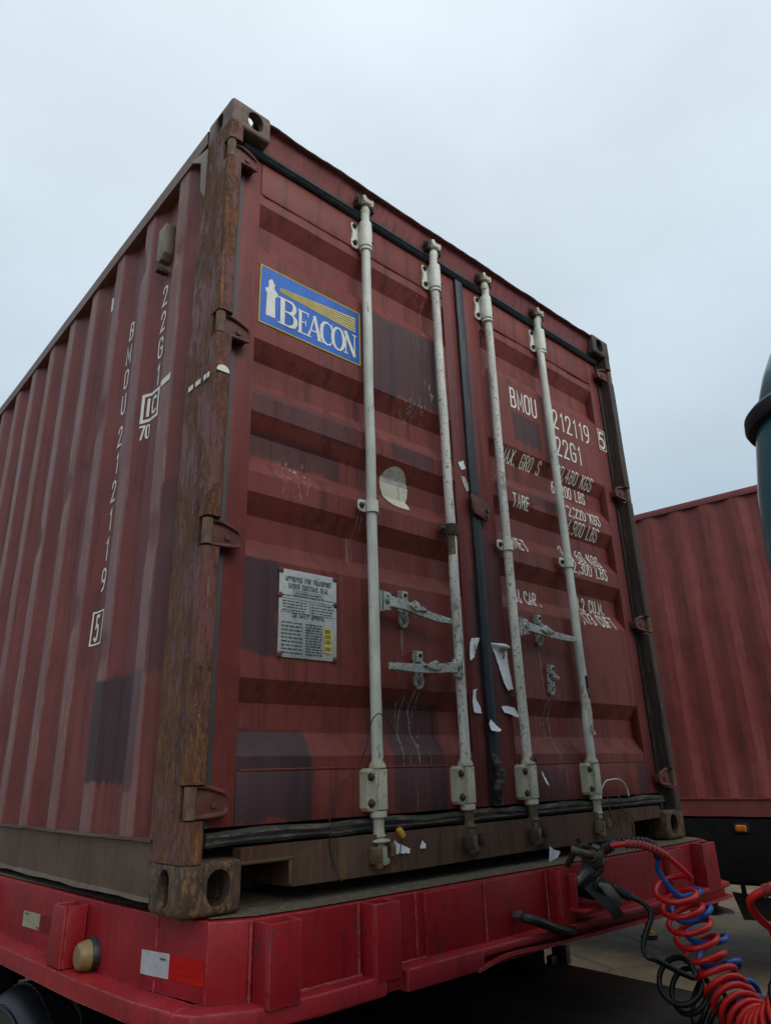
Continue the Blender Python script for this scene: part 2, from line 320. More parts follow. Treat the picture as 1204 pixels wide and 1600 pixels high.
def boolean(name, base, cuts, mat, parent):
    def tmp(b):
        bmesh.ops.recalc_face_normals(b, faces=b.faces); me = bpy.data.meshes.new('t'); b.to_mesh(me); b.free(); o = bpy.data.objects.new('t', me); COL.objects.link(o); return o
    o = tmp(base); cs = [tmp(c) for c in cuts]
    for c in cs:
        md = o.modifiers.new('b', 'BOOLEAN'); md.object = c; md.operation = 'DIFFERENCE'; md.solver = 'EXACT'
    me = bpy.data.meshes.new_from_object(o.evaluated_get(bpy.context.evaluated_depsgraph_get()))
    for x in cs + [o]: bpy.data.objects.remove(x)
    b = B(); b.from_mesh(me); bpy.data.meshes.remove(me)
    return mk(name, [(b, mat)], parent)

# ------------------------------------------------------------------ stroke lettering
def rr(x0, y0, x1, y1, r, n=4):
    o = []
    for cx, cy, a in ((x1 - r, y1 - r, 0), (x0 + r, y1 - r, 90), (x0 + r, y0 + r, 180), (x1 - r, y0 + r, 270)):
        for k in range(n + 1):
            t = R_(a + 90 * k / n); o.append((cx + r * math.cos(t), cy + r * math.sin(t)))
    return (o, True)
G = {
 '0': [rr(0, 0, .5, 1, .2)], 'O': [rr(0, 0, .5, 1, .2)], '1': [([(.12, .82), (.27, 1), (.27, 0)], False)],
 '2': [([(.01, .74), (.03, .88), (.12, .97), (.25, 1), (.38, .97), (.47, .88), (.48, .74), (.43, .58), (.02, 0), (.5, 0)], False)],
 '3': [([(0, .85), (.1, .97), (.25, 1), (.4, .97), (.49, .85), (.49, .68), (.4, .56), (.2, .53)], False), ([(.2, .53), (.4, .5), (.5, .38), (.5, .16), (.4, .03), (.25, 0), (.1, .03), (0, .15)], False)],
 '4': [([(.37, 0), (.37, 1), (0, .3), (.5, .3)], False)],
 '5': [([(.46, 1), (.06, 1), (.03, .55), (.2, .63), (.38, .59), (.49, .45), (.49, .2), (.38, .04), (.2, 0), (0, .08)], False)],
 '6': [rr(0, 0, .5, .56, .2), ([(0, .3), (.02, .6), (.14, .9), (.36, 1)], False)], '7': [([(0, 1), (.5, 1), (.15, 0)], False)],
 '8': [rr(.03, .53, .47, 1, .2), rr(0, 0, .5, .53, .2)], '9': [rr(0, .44, .5, 1, .2), ([(.5, .7), (.48, .4), (.36, .1), (.14, 0)], False)],
 'A': [([(0, 0), (.25, 1), (.5, 0)], False), ([(.09, .32), (.41, .32)], False)],
 'B': [([(0, 0), (0, 1), (.3, 1), (.44, .93), (.45, .62), (.32, .53), (0, .53)], False), ([(.32, .53), (.47, .45), (.49, .1), (.34, 0), (0, 0)], False)],
 'C': [([(.5, .78), (.46, .92), (.36, 1), (.14, 1), (.04, .92), (0, .78), (0, .22), (.04, .08), (.14, 0), (.36, 0), (.46, .08), (.5, .22)], False)],
 'D': [([(0, 0), (0, 1), (.3, 1), (.46, .88), (.5, .7), (.5, .3), (.46, .12), (.3, 0), (0, 0)], False)],
 'E': [([(.46, 1), (0, 1), (0, 0), (.46, 0)], False), ([(0, .53), (.38, .53)], False)], 'F': [([(.46, 1), (0, 1), (0, 0)], False), ([(0, .53), (.38, .53)], False)],
 'G': [([(.5, .78), (.46, .92), (.36, 1), (.14, 1), (.04, .92), (0, .78), (0, .22), (.04, .08), (.14, 0), (.36, 0), (.46, .08), (.5, .22), (.5, .46), (.28, .46)], False)],
 'I': [([(.25, 0), (.25, 1)], False)], 'K': [([(0, 0), (0, 1)], False), ([(.48, 1), (.02, .45)], False), ([(.15, .58), (.5, 0)], False)],
 'L': [([(0, 1), (0, 0), (.44, 0)], False)], 'M': [([(0, 0), (0, 1), (.29, .25), (.58, 1), (.58, 0)], False)], 'N': [([(0, 0), (0, 1), (.5, 0), (.5, 1)], False)],
 'P': [([(0, 0), (0, 1), (.34, 1), (.48, .9), (.48, .6), (.34, .5), (0, .5)], False)], 'R': [([(0, 0), (0, 1), (.34, 1), (.48, .9), (.48, .62), (.34, .52), (0, .52)], False), ([(.28, .52), (.5, 0)], False)],
 'S': [([(.48, .82), (.42, .96), (.3, 1), (.16, 1), (.04, .92), (.02, .72), (.1, .58), (.4, .44), (.49, .3), (.47, .1), (.36, 0), (.14, 0), (.03, .06), (0, .2)], False)],
 'T': [([(0, 1), (.5, 1)], False), ([(.25, 1), (.25, 0)], False)], 'U': [([(0, 1), (0, .2), (.06, .06), (.16, 0), (.34, 0), (.44, .06), (.5, .2), (.5, 1)], False)],
 'V': [([(0, 1), (.25, 0), (.5, 1)], False)], 'X': [([(0, 0), (.5, 1)], False), ([(0, 1), (.5, 0)], False)], 'Y': [([(0, 1), (.25, .5), (.25, 0)], False), ([(.5, 1), (.25, .5)], False)],
 '.': [([(.1, 0), (.1, .1)], False)], ',': [([(.14, .1), (.06, -.12)], False)], ' ': [], '-': [([(.05, .5), (.4, .5)], False)],
}
GW = {'M': .58, '1': .36, 'I': .3, '.': .16, ',': .16, ' ': .4}
def ribbon(bm, pts, w, closed=False, zo=0., ws=None, ext=True):
    P = [Vector((a, b)) for a, b in pts]; n = len(P); L = []; Rr = []
    for i in range(n):
        a = P[i - 1] if (i or closed) else None; c = P[(i + 1) % n] if (i < n - 1 or closed) else None
        d1 = (P[i] - a).normalized() if a is not None else None; d2 = (c - P[i]).normalized() if c is not None else None
        d1 = d1 or d2; d2 = d2 or d1
        nn = Vector((-(d1.y + d2.y), d1.x + d2.x))
        if nn.length < 1e-5: nn = Vector((-d1.y, d1.x))
        nn.normalize(); k = 1 / max(.5, nn.dot(Vector((-d1.y, d1.x)))); h = (ws[i] if ws else w) / 2 * k
        p = P[i]
        if not closed and ext and i == 0: p = p - d2 * w * .5
        if not closed and ext and i == n - 1: p = p + d1 * w * .5
        L.append(bm.verts.new((*(p + nn * h), zo))); Rr.append(bm.verts.new((*(p - nn * h), zo)))
    for i in range(n if closed else n - 1):
        j = (i + 1) % n; bm.faces.new((L[i], Rr[i], Rr[j], L[j]))
def text2d(bm, s, h, asp=1., sw=.13, gap=.24, x=0., y=0., zo=0., skip=()):
    k = 0
    for ci, ch in enumerate(s):
        if ci not in skip:
            for pts, cl in G.get(ch, []):
                ribbon(bm, [(x + u * h * asp, y + v * h) for u, v in pts], h * sw, cl, zo + (k % 3) * .0002); k += 1
        x += (GW.get(ch, .5) + gap) * h * asp
    return x
def textw(s, h, asp=1., gap=.24): return sum((GW.get(c, .5) + gap) * h * asp for c in s) - gap * h * asp
def wrap(bm, f, cuts_u=(), cuts_v=()):
    for c in cuts_u: bmesh.ops.bisect_plane(bm, geom=bm.verts[:] + bm.edges[:] + bm.faces[:], plane_co=(c, 0, 0), plane_no=(1, 0, 0))
    for c in cuts_v: bmesh.ops.bisect_plane(bm, geom=bm.verts[:] + bm.edges[:] + bm.faces[:], plane_co=(0, c, 0), plane_no=(0, 1, 0))
    for v in bm.verts: v.co = f(*v.co)
    return bm
def fill(bm, pts, zo=0.):
    f = bm.faces.new([bm.verts.new((a, b, zo)) for a, b in pts]); bmesh.ops.triangulate(bm, faces=[f]); return bm

# ------------------------------------------------------------------ ground
GZ = -1.38
bm = B(); n = 64
us = sorted({round(math.copysign(abs(t) ** 2.6 * 900, t), 3) for t in lin(-1, 1, n)})
grid(bm, us, us, lambda u, v: Vector((u, v, GZ + (.02 * fb(u * .3, v * .3, 1) if abs(u) < 60 and abs(v) < 60 else 0))))
g = mk('ground', [(bm, 'ground')]); g['kind'] = 'structure'

# ------------------------------------------------------------------ near container
CW, CL, CH = 2.438, 6.058, 2.591
con = root('shipping_container', 'weathered maroon shipping container on the red trailer, closed doors with four pale lock rods', 'shipping container')
PT, PD = .0605, .040                       # door skin plane and corrugation depth
def dent(x, z): return .0028 * fb(x * 4, z * 3, .5) + .0012 * fb(x * 13, z * 11, 3)
def dente(x):
    return max(0, min(1, min((x - .160) / .03, (1.112 - x) / .03) if x < 1.2 else min((x - 1.342) / .03, (2.278 - x) / .03)))
TOPS = (2.242, 1.678, 1.405, 1.129, .568)
def prof(z):
    for t in TOPS:
        d = t - z
        if 0 <= d <= .208: return PT + PD * min(1, d / .064, (.208 - d) / .066)
    return PT
ZB = sorted([.322, 2.288] + [t - k for t in TOPS for k in (0, .064, .142, .208)])
def sidex(y):
    if y < .262: return .044
    if y < .335: return .044 - .036 * (y - .262) / .073
    d = (y - .335) % .306
    if d < .07: return .008
    if d < .145: return .008 + .036 * (d - .07) / .075
    if d < .231: return .044
    return .044 - .036 * (d - .231) / .075
def cap(cu, cv, w, h, n=8):
    r = min(w, h) / 2; a, b = w / 2 - r, h / 2 - r; o = []
    for k in range(4 * n):
        t = 2 * math.pi * (k + .5) / (4 * n); o.append((cu + math.copysign(a, math.cos(t)) + r * math.cos(t), cv + math.copysign(b, math.sin(t)) + r * math.sin(t)))
    return o
def casting(top):
    b = box(B(), 0, .162, 0, .178, 0, .118, .013, 3)
    c = [prism(B(), cap(.096, .060, .062, .082), 1, -.05, .10), prism(B(), cap(.092, .060, .052, .086), 0, -.05, .10), box(B(), .03, .14, .03, .15, .022, .10)]
    c.append(prism(B(), cap(.085, .092, .064, .12), 2, .05 if top else -.05, .2 if top else .05))
    return boolean('corner_casting', b, c, 'casting_top' if top else 'casting', con)
cb = casting(False); ct = casting(True); ct.location = (0, 0, CH - .118)
inst(cb, (CW, 0, 0), scale=(-1, 1, 1)); o = inst(ct, (CW, 0, CH - .118), scale=(-1, 1, 1)); o.data = o.data.copy(); o.data.materials[0] = M['post_dark']

HZ = ((2.318, 2.400), (1.603, 1.682), (.911, .995), (.212, .290))
full = [(0, .014), (.004, .004), (.014, 0), (.044, 0), (.051, .005), (.053, .058), (.070, .066), (.070, .10), (.05, .10), (.03, .196), (.004, .200), (.002, .150), (-.0005, .142), (-.0005, .080), (.0012, .077), (.0012, .073), (0, .070)]
cut = [(.001, .044), (.050, .044), (.053, .058), (.070, .066), (.070, .10), (.05, .10), (.03, .196), (.004, .200), (.002, .150), (-.0005, .142), (-.0005, .080), (.0012, .077), (.0012, .073), (0, .070)]
def post():
    b = B(); lo = .116
    for a, c in sorted(HZ):
        prism(b, full, 2, lo, a - .003); prism(b, cut, 2, a - .003, c + .003); lo = c + .003
    prism(b, full, 2, lo, CH - .116)
    bmesh.ops.subdivide_edges(b, edges=[e for e in b.edges if abs(e.verts[0].co.z - e.verts[1].co.z) > .2], cuts=10)
    for v in b.verts:
        v.co.x += .0022 * fb(v.co.x * 30, v.co.y * 30, v.co.z * 3); v.co.y += .0022 * fb(v.co.x * 30 + 9, v.co.y * 30, v.co.z * 3.4)
    return mk('corner_post', [(b, 'post')], con, angle=28)
po = post(); o = inst(po, (CW, 0, 0), scale=(-1, 1, 1)); o.data = o.data.copy(); o.data.materials[0] = M['post_dark']
# header, sill, side rails, walls, roof
b = B(); us = lin(.150, CW - .150, 40)
hp = [(.052, 2.474), (.046, 2.50), (.034, 2.558), (.030, 2.566), (.012, 2.570), (.010, 2.577), (.06, 2.582), (.12, 2.582), (.12, 2.474)]
grid(b, us, list(range(len(hp))), lambda u, k: Vector((u, hp[k][0] + (.004 * fb(u * 7, k * .2, 0) if k > 2 else .002 * fb(u * 3, 0, 2)), hp[k][1] + (.0035 * fb(u * 9, 5, k * .1) if k > 3 else 0))))
mk('door_header', [(b, 'header')], con, angle=20)
b = tube(B(), [(x, .013 + .004 * fb(x * 7, .6, 0), 2.5745 + .0035 * fb(x * 9, 5, .45) + .002 * fb(x * 31, 2, 1)) for x in lin(.16, CW - .16, 120)], [.0055 + .003 * fb(i * .35, 4, 4) for i in range(121)], 7); mk('header_shade_line', [(b, 'dark_rust')], con)  # dark tube drawn in for the shadow line along the header top
sill = [(.166, .139), (.166, .108), (.306, .108), (.316, .100), (.320, .090), (.320, .036), (.7, .033), (1.3, .036), (2.030, .030), (2.030, .088), (2.270, .092), (2.270, .139)]
b = prism(B(), sill, 1, .020, .062); box(b, .322, .332, .064, .22, .034, .11); box(b, .168, .318, .064, .22, .110, .118); box(b, 2.016, 2.027, .064, .22, .03, .11)
b2 = box(B(), .164, .32, .014, .0195, .100, .109, .003); box(b2, .309, .321, .014, .0195, .040, .0995, .003); box(b2, 2.022, 2.032, .014, .0195, .032, .088, .003)
mk('door_sill', [(b, 'sill'), (b2, 'lowrail')], con)
bm = box(B(), .05, CW - .05, .225, CL - .05, .118, .160); box(bm, .07, CW - .07, .222, .232, .02, .117)
for k in range(12): box(bm, .07, CW - .07, .5 + k * .45, .55 + k * .45, .03, .117)
mk('underframe', [(bm, 'wood')], con)
ys = lin(.179, CL - .18, 90)
rp_ = [(.060, .160), (-.002, .166), (-.002, .158), (.010, .154), (.012, .030), (.004, .018), (.06, .016)]
b = grid(B(), ys, list(range(len(rp_))), lambda y, k: Vector((rp_[k][0] + .003 * fb(y * 2, k, 3), y, rp_[k][1] + (.007 * fb(y * 6, 3, k * .1) - .003 * fb(y * 19, 1, 0) if k > 4 else .003 * fb(y * 8, k * .1, 7)))))
lr = mk('bottom_side_rail', [(b, 'lowrail')], con, angle=25)
tp_ = [(.062, 2.512), (0, 2.512), (-.001, 2.573), (.062, 2.575)]
b = grid(B(), ys, list(range(len(tp_))), lambda y, k: Vector((tp_[k][0] + .004 * fb(y * 1.5, 0, 3), y, tp_[k][1] + .003 * fb(y * 2, 3, 0))))
tr = mk('top_side_rail', [(b, 'rail')], con, angle=25)
b = prism(B(), [(.168, 2.475), (.30, 2.513), (.21, 2.440), (.20, 2.30), (.168, 2.25)], 0, -.004, .003, .001)
mk('post_pale_patch', [(b, 'vent')], con)  # thin plate standing in for pale worn paint on the post top
yb = [.196, .262]
k = 0
while .335 + .306 * k < CL - .3:
    y0 = .335 + .306 * k; yb += [y0, y0 + .035, y0 + .07, y0 + .145, y0 + .188, y0 + .231]; k += 1
DENT = ((.72, 2.30, .05, .016), (.70, 1.45, .06, -.008), (.36, 2.16, .05, .010), (.98, 1.72, .07, .012), (1.30, 1.50, .05, .02), (1.62, 1.35, .05, .016), (.69, .72, .05, .012), (.36, 1.05, .08, .008), (1.0, .9, .06, .01), (2.1, 1.4, .06, .015))
def wallx(y, z):
    x = sidex(y) + .0030 * fb(y * 3.1, z * 2.1, 5) + .0016 * fb(y * 11, z * 7, 2)
    for dy, dz, r, a in DENT:
        q = ((y - dy) ** 2 + ((z - dz) * .7) ** 2) / (r * r)
        if q < 4: x += a * math.exp(-q * 1.6) * (1 if sidex(y) < .03 else .25)
    return x
b = grid(B(), yb, lin(.160, 2.514, 60), lambda y, z: Vector((wallx(y, z), y, z)))
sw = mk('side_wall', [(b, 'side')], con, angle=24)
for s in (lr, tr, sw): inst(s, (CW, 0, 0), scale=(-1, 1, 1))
mk('roof', [(box(B(), .055, CW - .055, .11, CL - .1, 2.545, 2.566, .004), 'rail')], con)
mk('end_wall', [(box(B(), .02, CW - .02, CL - .12, CL - .04, .02, 2.56, .01), 'side')], con)
# ventilator on the side wall
b = prism(B(), [(.500, 2.375), (.566, 2.375), (.566, 2.235), (.546, 2.210), (.520, 2.210), (.500, 2.235)], 0, .004, .044, .004)
b2 = box(B(), -.002, .040, .525, .55, 2.160, 2.178, .003)
mk('ventilator', [(b, 'vent'), (b2, 'dark_rust')], con)

# ---- lettering painted on the side wall
def smap(yc, z0, rot=False): return lambda u, v, w: Vector((wallx(yc - u, z0 + v) - .0018 - w, yc - u, z0 + v))
def scuts(yc, w): return [yc - q for q in yb if abs(yc - q) < w]
def side_word(s, yc, ztop, h, pitch, asp=.80):
    z = -h
    for ch in s:
        if ch == ' ': z -= pitch * .22; continue
        b = B(); text2d(b, ch, h, asp, .125, x=-GW.get(ch, .5) * h * asp / 2, y=z); z -= pitch
        wrap(b, smap(yc, ztop), scuts(yc, .1), [k * .04 for k in range(-30, 1)]); mk('lettering', [(b, 'white')], con, angle=180)
side_word('22G1', .528, 2.100, .082, .1170)
side_word('BMOU 212119', .848, 2.112, .080, .1165)
b = B(); text2d(b, '5', .088, .5, .14, x=-.022, y=.015); ribbon(b, [(-.040, 0), (.036, 0), (.036, .118), (-.040, .118)], .006, True, .0008)
wrap(b, smap(.845, .762), scuts(.845, .1)); mk('lettering', [(b, 'white')], con, angle=180)
b = B(); ribbon(b, [(-.045, 0), (.050, 0), (.050, .108), (-.045, .108)], .013, True)
ribbon(b, [(-.020, .022), (-.020, .072)], .012, zo=.0004); ribbon(b, [(-.020, .083), (-.020, .086)], .012, zo=.0004)
ribbon(b, [(.032, .078), (.022, .086), (.010, .080), (.006, .05), (.010, .026), (.022, .020), (.032, .028)], .011, zo=.0008)
c = B(); text2d(c, '70', .050, .70, .16, x=-.046, y=-.070); wrap(c, smap(.555, 1.535), scuts(.555, .12)); mk('lettering', [(c, 'white')], con, angle=180)
wrap(b, smap(.555, 1.535), scuts(.555, .12)); mk('lettering', [(b, 'white')], con, angle=180)
b = fill(B(), [(-.034, 0), (.034, .004), (.036, .030), (-.034, .024)]); wrap(b, smap(.372, 1.585), scuts(.372, .06)); mk('paint_mark', [(b, 'white')], con, angle=180)
for a, c in ((.165, .135), (.118, .096), (.092, .086), (.066, .050), (.044, .030)):
    b = B(); box(b, -.0042, -.0032, c, a, 1.452 - .03 * (.165 - a), 1.470 - .03 * (.165 - c)); mk('paint_mark', [(b, 'white')], con)
b = B(); pts = cap(.024, 1.462, .042, .040)
prism(b, [(u, max(v, 1.460)) for u, v in pts], 1, -.0045, -.003); mk('paint_mark', [(b, 'white')], con)
b = fill(B(), [(-.012, 0), (.010, 0), (.010, .07), (-.012, .075)]); wrap(b, smap(1.13, 2.33), scuts(1.13, .05)); mk('paint_mark', [(b, 'tape_white')], con, angle=180)

# ------------------------------------------------------------------ doors
def door(x0, x1, label):
    rx0, rx1 = (x0 + .077, x1 - .080) if x0 < 1 else (x0 + .103, x1 - .077)
    vs = []
    for a, c in zip(ZB, ZB[1:]): vs += lin(a, c, max(1, int((c - a) / .03)))[:-1]
    vs.append(ZB[-1])
    def P(x, z):
        return Vector((x, prof(z) + dente(x) * dent(x, z), z))
    b = grid(B(), lin(rx0 - .003, rx1 + .003, 44), vs, P)
    d = mk('door', [(b, 'door')], con, angle=26); d['label'] = label
    s = B(); box(s, x0, rx0, .0575, .105, .188, 2.433, .004); box(s, rx1, x1, .0575, .105, .188, 2.433, .004)
    r = B(); box(r, rx0 + .0005, rx1 - .0005, .0565, .105, 2.288, 2.433, .004); box(r, rx0 + .0005, rx1 - .0005, .0565, .105, .188, .322, .004)
    w = B()
    for zz in (2.286, .3245): tube(w, [(x, .0585 + .001 * fb(x * 30, zz, 0), zz + .0012 * fb(x * 50, zz, 1)) for x in lin(rx0 + .01, rx1 - .01, 60)], .0034, 6)
    mk('door_frame', [(s, 'stile'), (r, 'door'), (w, 'stile')], d, angle=35)
    return d
DL = door(.087, 1.188, 'left door with blue and yellow decal and metal plate')
DR = door(1.243, 2.351, 'right door with white stencilled weights')
def gasket(door_, pts, axis, a, c, mt, jit=0.):
    b = prism(B(), pts, axis, a, c)
    bmesh.ops.subdivide_edges(b, edges=[e for e in b.edges if e.calc_length() > .4], cuts=24)
    for v in b.verts:
        q = v.co[axis]; v.co.y += jit * fb(q * 9, 3, v.co.y * 20); 
        if axis == 0: v.co.z += jit * fb(q * 7, 9, v.co.z * 20)
        else: v.co.x += jit * fb(q * 7, 9, v.co.x * 20)
    return mk('gasket', [(b, mt)], door_)
topg = [(.060, 2.431), (.046, 2.432), (.038, 2.439), (.043, 2.447), (.036, 2.455), (.043, 2.464), (.044, 2.476), (.060, 2.477)]
lowg = [(.060, .145), (.044, .146), (.038, .154), (.042, .160), (.038, .170), (.048, .181), (.060, .182)]
for d, a, c in ((DL, .078, 1.215), (DR, 1.216, 2.36)):
    gasket(d, topg, 0, a, c, 'gasket', .0025); gasket(d, lowg, 0, a, c, 'gasket_low', .006)
gasket(DL, [(1.1885, .060), (1.190, .046), (1.203, .043), (1.208, .047), (1.223, .043), (1.241, .048), (1.2425, .060)], 2, .189, 2.430, 'gasket', .003)
gasket(DL, [(.071, .056), (.0865, .050), (.0865, .10), (.071, .10)], 2, .189, 2.430, 'gasket', .003)
gasket(DR, [(CW - .071, .056), (CW - .0865, .050), (CW - .0865, .10), (CW - .071, .10)], 2, .189, 2.430, 'gasket', .003)
# lock plate over the centre joint
b = prism(B(), [(1.168, 1.355), (1.20, 1.352), (1.235, 1.34), (1.282, 1.335), (1.280, 1.262), (1.262, 1.255), (1.19, 1.275), (1.175, 1.30)], 1, .030, .042, .002)
b2 = cyl(B(), (1.262, .026, 1.30), .008, -.004, .008, 1, 10); cyl(b2, (1.258, .026, 1.274), .007, -.004, .008, 1, 10)
mk('overlap_plate', [(b, 'hinge'), (b2, 'steel')], DR)
b = B(); tube(b, spline([(1.20, .05, .36), (1.205, .036, .33), (1.215, .03, .28), (1.20, .034, .24), (1.215, .045, .2)]), [.008 + .012 * math.sin(math.pi * i / 32) for i in range(33)], 8); mk('torn_gasket_flap', [(b, 'gasket_low')], DL)
# hinges
def hinge_mesh(par):
    b = prism(B(), [(.026, .036), (.060, .035), (.106, .022), (.121, .012), (.122, -.026), (.026, -.035)], 1, .022, .032, .002)
    tube(b, spline([(.030, .020, .036), (.062, .017, .035), (.104, .019, .023), (.120, .022, .013), (.123, .027, -.008)], 5), .0058, 7)
    tube(b, spline([(.024, .020, -.034), (.070, .016, -.032), (.112, .020, -.028), (.122, .026, -.016)], 5), .0062, 7)
    box(b, .09, .119, .0325, .060, -.024, .012, .003); lathe(b, [(.009, .016), (.009, .021), (.004, .0225)], (.082, 0, -.006), 1, 12)
    c = cyl(B(), (.016, .017, 0), .0150, -.0375, .0375, 2, 16); box(c, .016, .034, .020, .034, -.032, .032, .003)
    return mk('hinge', [(b, 'hinge'), (c, 'barrel')], par)
for i, (a, c) in enumerate(HZ):
    z = (a + c) / 2
    if i == 0: h0 = hinge_mesh(DL); h0.location = (0, 0, z)
    else: inst(h0, (0, 0, z), DL)
    inst(h0, (CW, 0, z + (0, .005, .006, .004)[i]), DR, scale=(-1, 1, 1))

# lock rods and their fittings
def bolt(bm, x, y, z, r=.0085): lathe(bm, [(r * 1.35, .004), (r * 1.35, .001), (r, 0), (r * .95, -.006), (r * .55, -.0085)], (x, y, z), 1, 8)
def bearing_top(par):
    b = B(); lathe(b, [(.0262, -.058), (.0268, -.055), (.0268, .058), (.0258, .061)], (0, 0, 0), 2, 20); box(b, -.020, .024, 0, .030, -.058, .058, .004)
    prism(b, [(-.018, .056), (-.052, .056), (-.058, .050), (-.058, .028), (-.050, .010), (-.050, -.012), (-.058, -.030), (-.058, -.058), (-.050, -.066), (-.030, -.066), (-.018, -.056)], 1, .018, .0265, .0015)
    lathe(b, [(.0225, -.078), (.0255, -.076), (.0255, -.068), (.0225, -.066)], (0, 0, 0), 2, 20)
    c = B(); bolt(c, -.043, .013, .040); bolt(c, -.043, .013, -.044); h = B()
    for z in (.042, -.040): lathe(h, [(.006, 0), (.006, .003)], (.017, -.0235, z), 1, 10)
    return mk('rod_bearing', [(b, 'rod'), (c, 'bolt'), (h, 'hole')], par)
def bearing_low(par):
    b = B(); prism(b, [(.031, .058), (-.040, .060), (-.050, .050), (-.050, -.050), (-.042, -.060), (.031, -.058)], 1, -.010, .0295, .004)
    prism(b, [(.020, .0575), (-.014, .0575), (-.014, -.0575), (.020, -.0575)], 1, -.024, -.0105, .005)
    lathe(b, [(.019, .088), (.021, .078), (.0265, .068), (.0265, .060)], (0, 0, 0), 2, 20); lathe(b, [(.0255, -.060), (.0255, -.076), (.021, -.080)], (0, 0, 0), 2, 20)
    c = B(); bolt(c, -.036, -.013, .036, .0095); bolt(c, -.036, -.013, -.038, .0095); h = B()
    for z in (.044, -.036): lathe(h, [(.0055, 0), (.0055, .003)], (.023, -.0128, z), 1, 10)
    return mk('rod_bearing', [(b, 'rod_low'), (c, 'bolt'), (h, 'hole')], par)
def guide(par, mt='rod'):
    b = B()
    for s in range(14):
        t0, t1 = math.pi * (s / 14), math.pi * ((s + 1) / 14)
        for r0, r1 in ((.0195, .0245),):
            q = [(-math.cos(t) * r, -math.sin(t) * r) for t in (t0, t1) for r in (r0, r1)]
            prism(b, [q[0], q[1], q[3], q[2]], 2, -.022, .022)
    prism(b, [(-.022, .022), (-.050, .021), (-.056, .012), (-.056, -.012), (-.048, -.021), (-.022, -.022)], 1, .004, .010, .001); box(b, .019, .034, .004, .010, -.021, .021, .001)
    c = B(); bolt(c, -.042, .000, 0, .008); bolt(c, .0285, .001, .002, .005)
    return mk('rod_guide', [(b, mt), (c, 'bolt')], par)
RODS = ((.636, DL, 'rod', 0), (1.034, DL, 'rod_white', .003), (1.379, DR, 'rod_white', -.006), (1.797, DR, 'rod', .008))
RY = .030
bt0 = bl0 = gd0 = None
for i, (x, d, mt, bend) in enumerate(RODS):
    pts = [(x + bend * math.sin((z - .2) * 2.1) + .0016 * fb(z * 4, i * 5, 1), RY + .0015 * fb(z * 4, i * 3, 6), z) for z in lin(.275, 2.47, 40)]
    if i == 3: pts = [(px + (.008 * math.exp(-((pz - .62) / .08) ** 2) - .007 * math.exp(-((pz - .47) / .05) ** 2)), py, pz) for px, py, pz in pts]
    b = tube(B(), pts, .0182, 18)
    lowb = B(); lathe(lowb, [(.0175, .195), (.0165, .16), (.0175, .140), (.021, .134), (.0155, .128), (.0155, .10)], (x, RY, 0), 2, 18)
    o = mk('lock_rod', [(b, mt), (lowb, 'rod_low' if i in (0, 3) else 'rust_tip')], d)
    # cams
    b = B(); lathe(b, [(.018, 2.45), (.0205, 2.462), (.0205, 2.475), (.016, 2.485), (.016, 2.50)], (x, RY, 0), 2, 16)
    prism(b, [(x - .018, RY + .012), (x - .026, RY - .014), (x - .010, RY - .030), (x + .006, RY - .020), (x + .024, RY - .026), (x + .028, RY - .006), (x + .014, RY + .014)], 2, 2.494, 2.508, .002)
    prism(b, [(x - .024, 2.499), (x - .03, 2.524), (x - .016, 2.532), (x - .008, 2.516), (x + .012, 2.514), (x + .022, 2.526), (x + .03, 2.510), (x + .02, 2.499)], 1, RY - .026, RY - .012, .002)
    mk('rod_cam', [(b, 'rod_low' if i != 1 else 'rod')], d)
    b = B(); box(b, x - .045, x - .028, .014, .047, 2.478, 2.522, .003); box(b, x + .030, x + .044, .018, .047, 2.480, 2.520, .003); box(b, x - .0455, x + .0445, .034, .0465, 2.514, 2.535, .003); tube(b, [(x - .052, .03, 2.50), (x - .046, .02, 2.515), (x - .034, .018, 2.521)], .005, 7)
    mk('cam_keeper', [(b, 'dark_rust')], con)
    b = B()
    if i == 0: lathe(b, [(.012, .128), (.033, .124), (.034, .119), (.016, .114)], (x, RY, 0), 2, 20)
    lathe(b, [(.0165, .116), (.0165, .075), (.014, .060)], (x, RY, 0), 2, 14)
    prism(b, [(x - .012, RY - .016), (x + .020, RY - .020), (x + .036, RY - .008), (x + .034, RY + .006), (x, RY + .012)], 2, .058, .074, .003)
    prism(b, [(x - .006, RY - .022), (x + .012, RY - .022), (x + .012, RY - .006), (x - .006, RY - .006)], 2, .056, .108, .003)
    mk('rod_cam', [(b, 'rod_low' if i == 0 else 'rust_tip')], d)
    km = 'rust_tip' if i in (0, 3) else 'dark_rust'
    b = B(); box(b, x - .052, x - .020, -.012 if i == 0 else .0, .0195, .062, .108, .006); box(b, x - .045, x - .021, -.014, .004, .052, .066, .003); mk('cam_keeper', [(b, km)], con)
    mk('cam_keeper', [(box(B(), x + .026, x + .042, .0, .0195, .076, .112, .004), km)], con)
    if i == 0: bt0 = bearing_top(d); bt0.location = (x, RY, 2.345); bl0 = bearing_low(d); bl0.location = (x, RY, .262); gd0 = guide(d); gd0.location = (x, RY, 1.172)
    else:
        inst(bt0, (x, RY, 2.345), d); inst(bl0, (x - .002, RY, .263), d)
        if i == 1: q = guide(d, 'dark_rust'); q.location = (x + bend * .9, RY, 1.170); q.scale = (1.08, 1.1, .95)
        else: inst(gd0, (x + bend * .9, RY, 1.172), d)
b = B(); lathe(b, [(.0186, 1.148), (.0187, 1.10), (.0186, 1.07)], (1.0365, RY, 0), 2, 18); mk('rust_stain_sleeve', [(b, 'rust_tip')], DL)
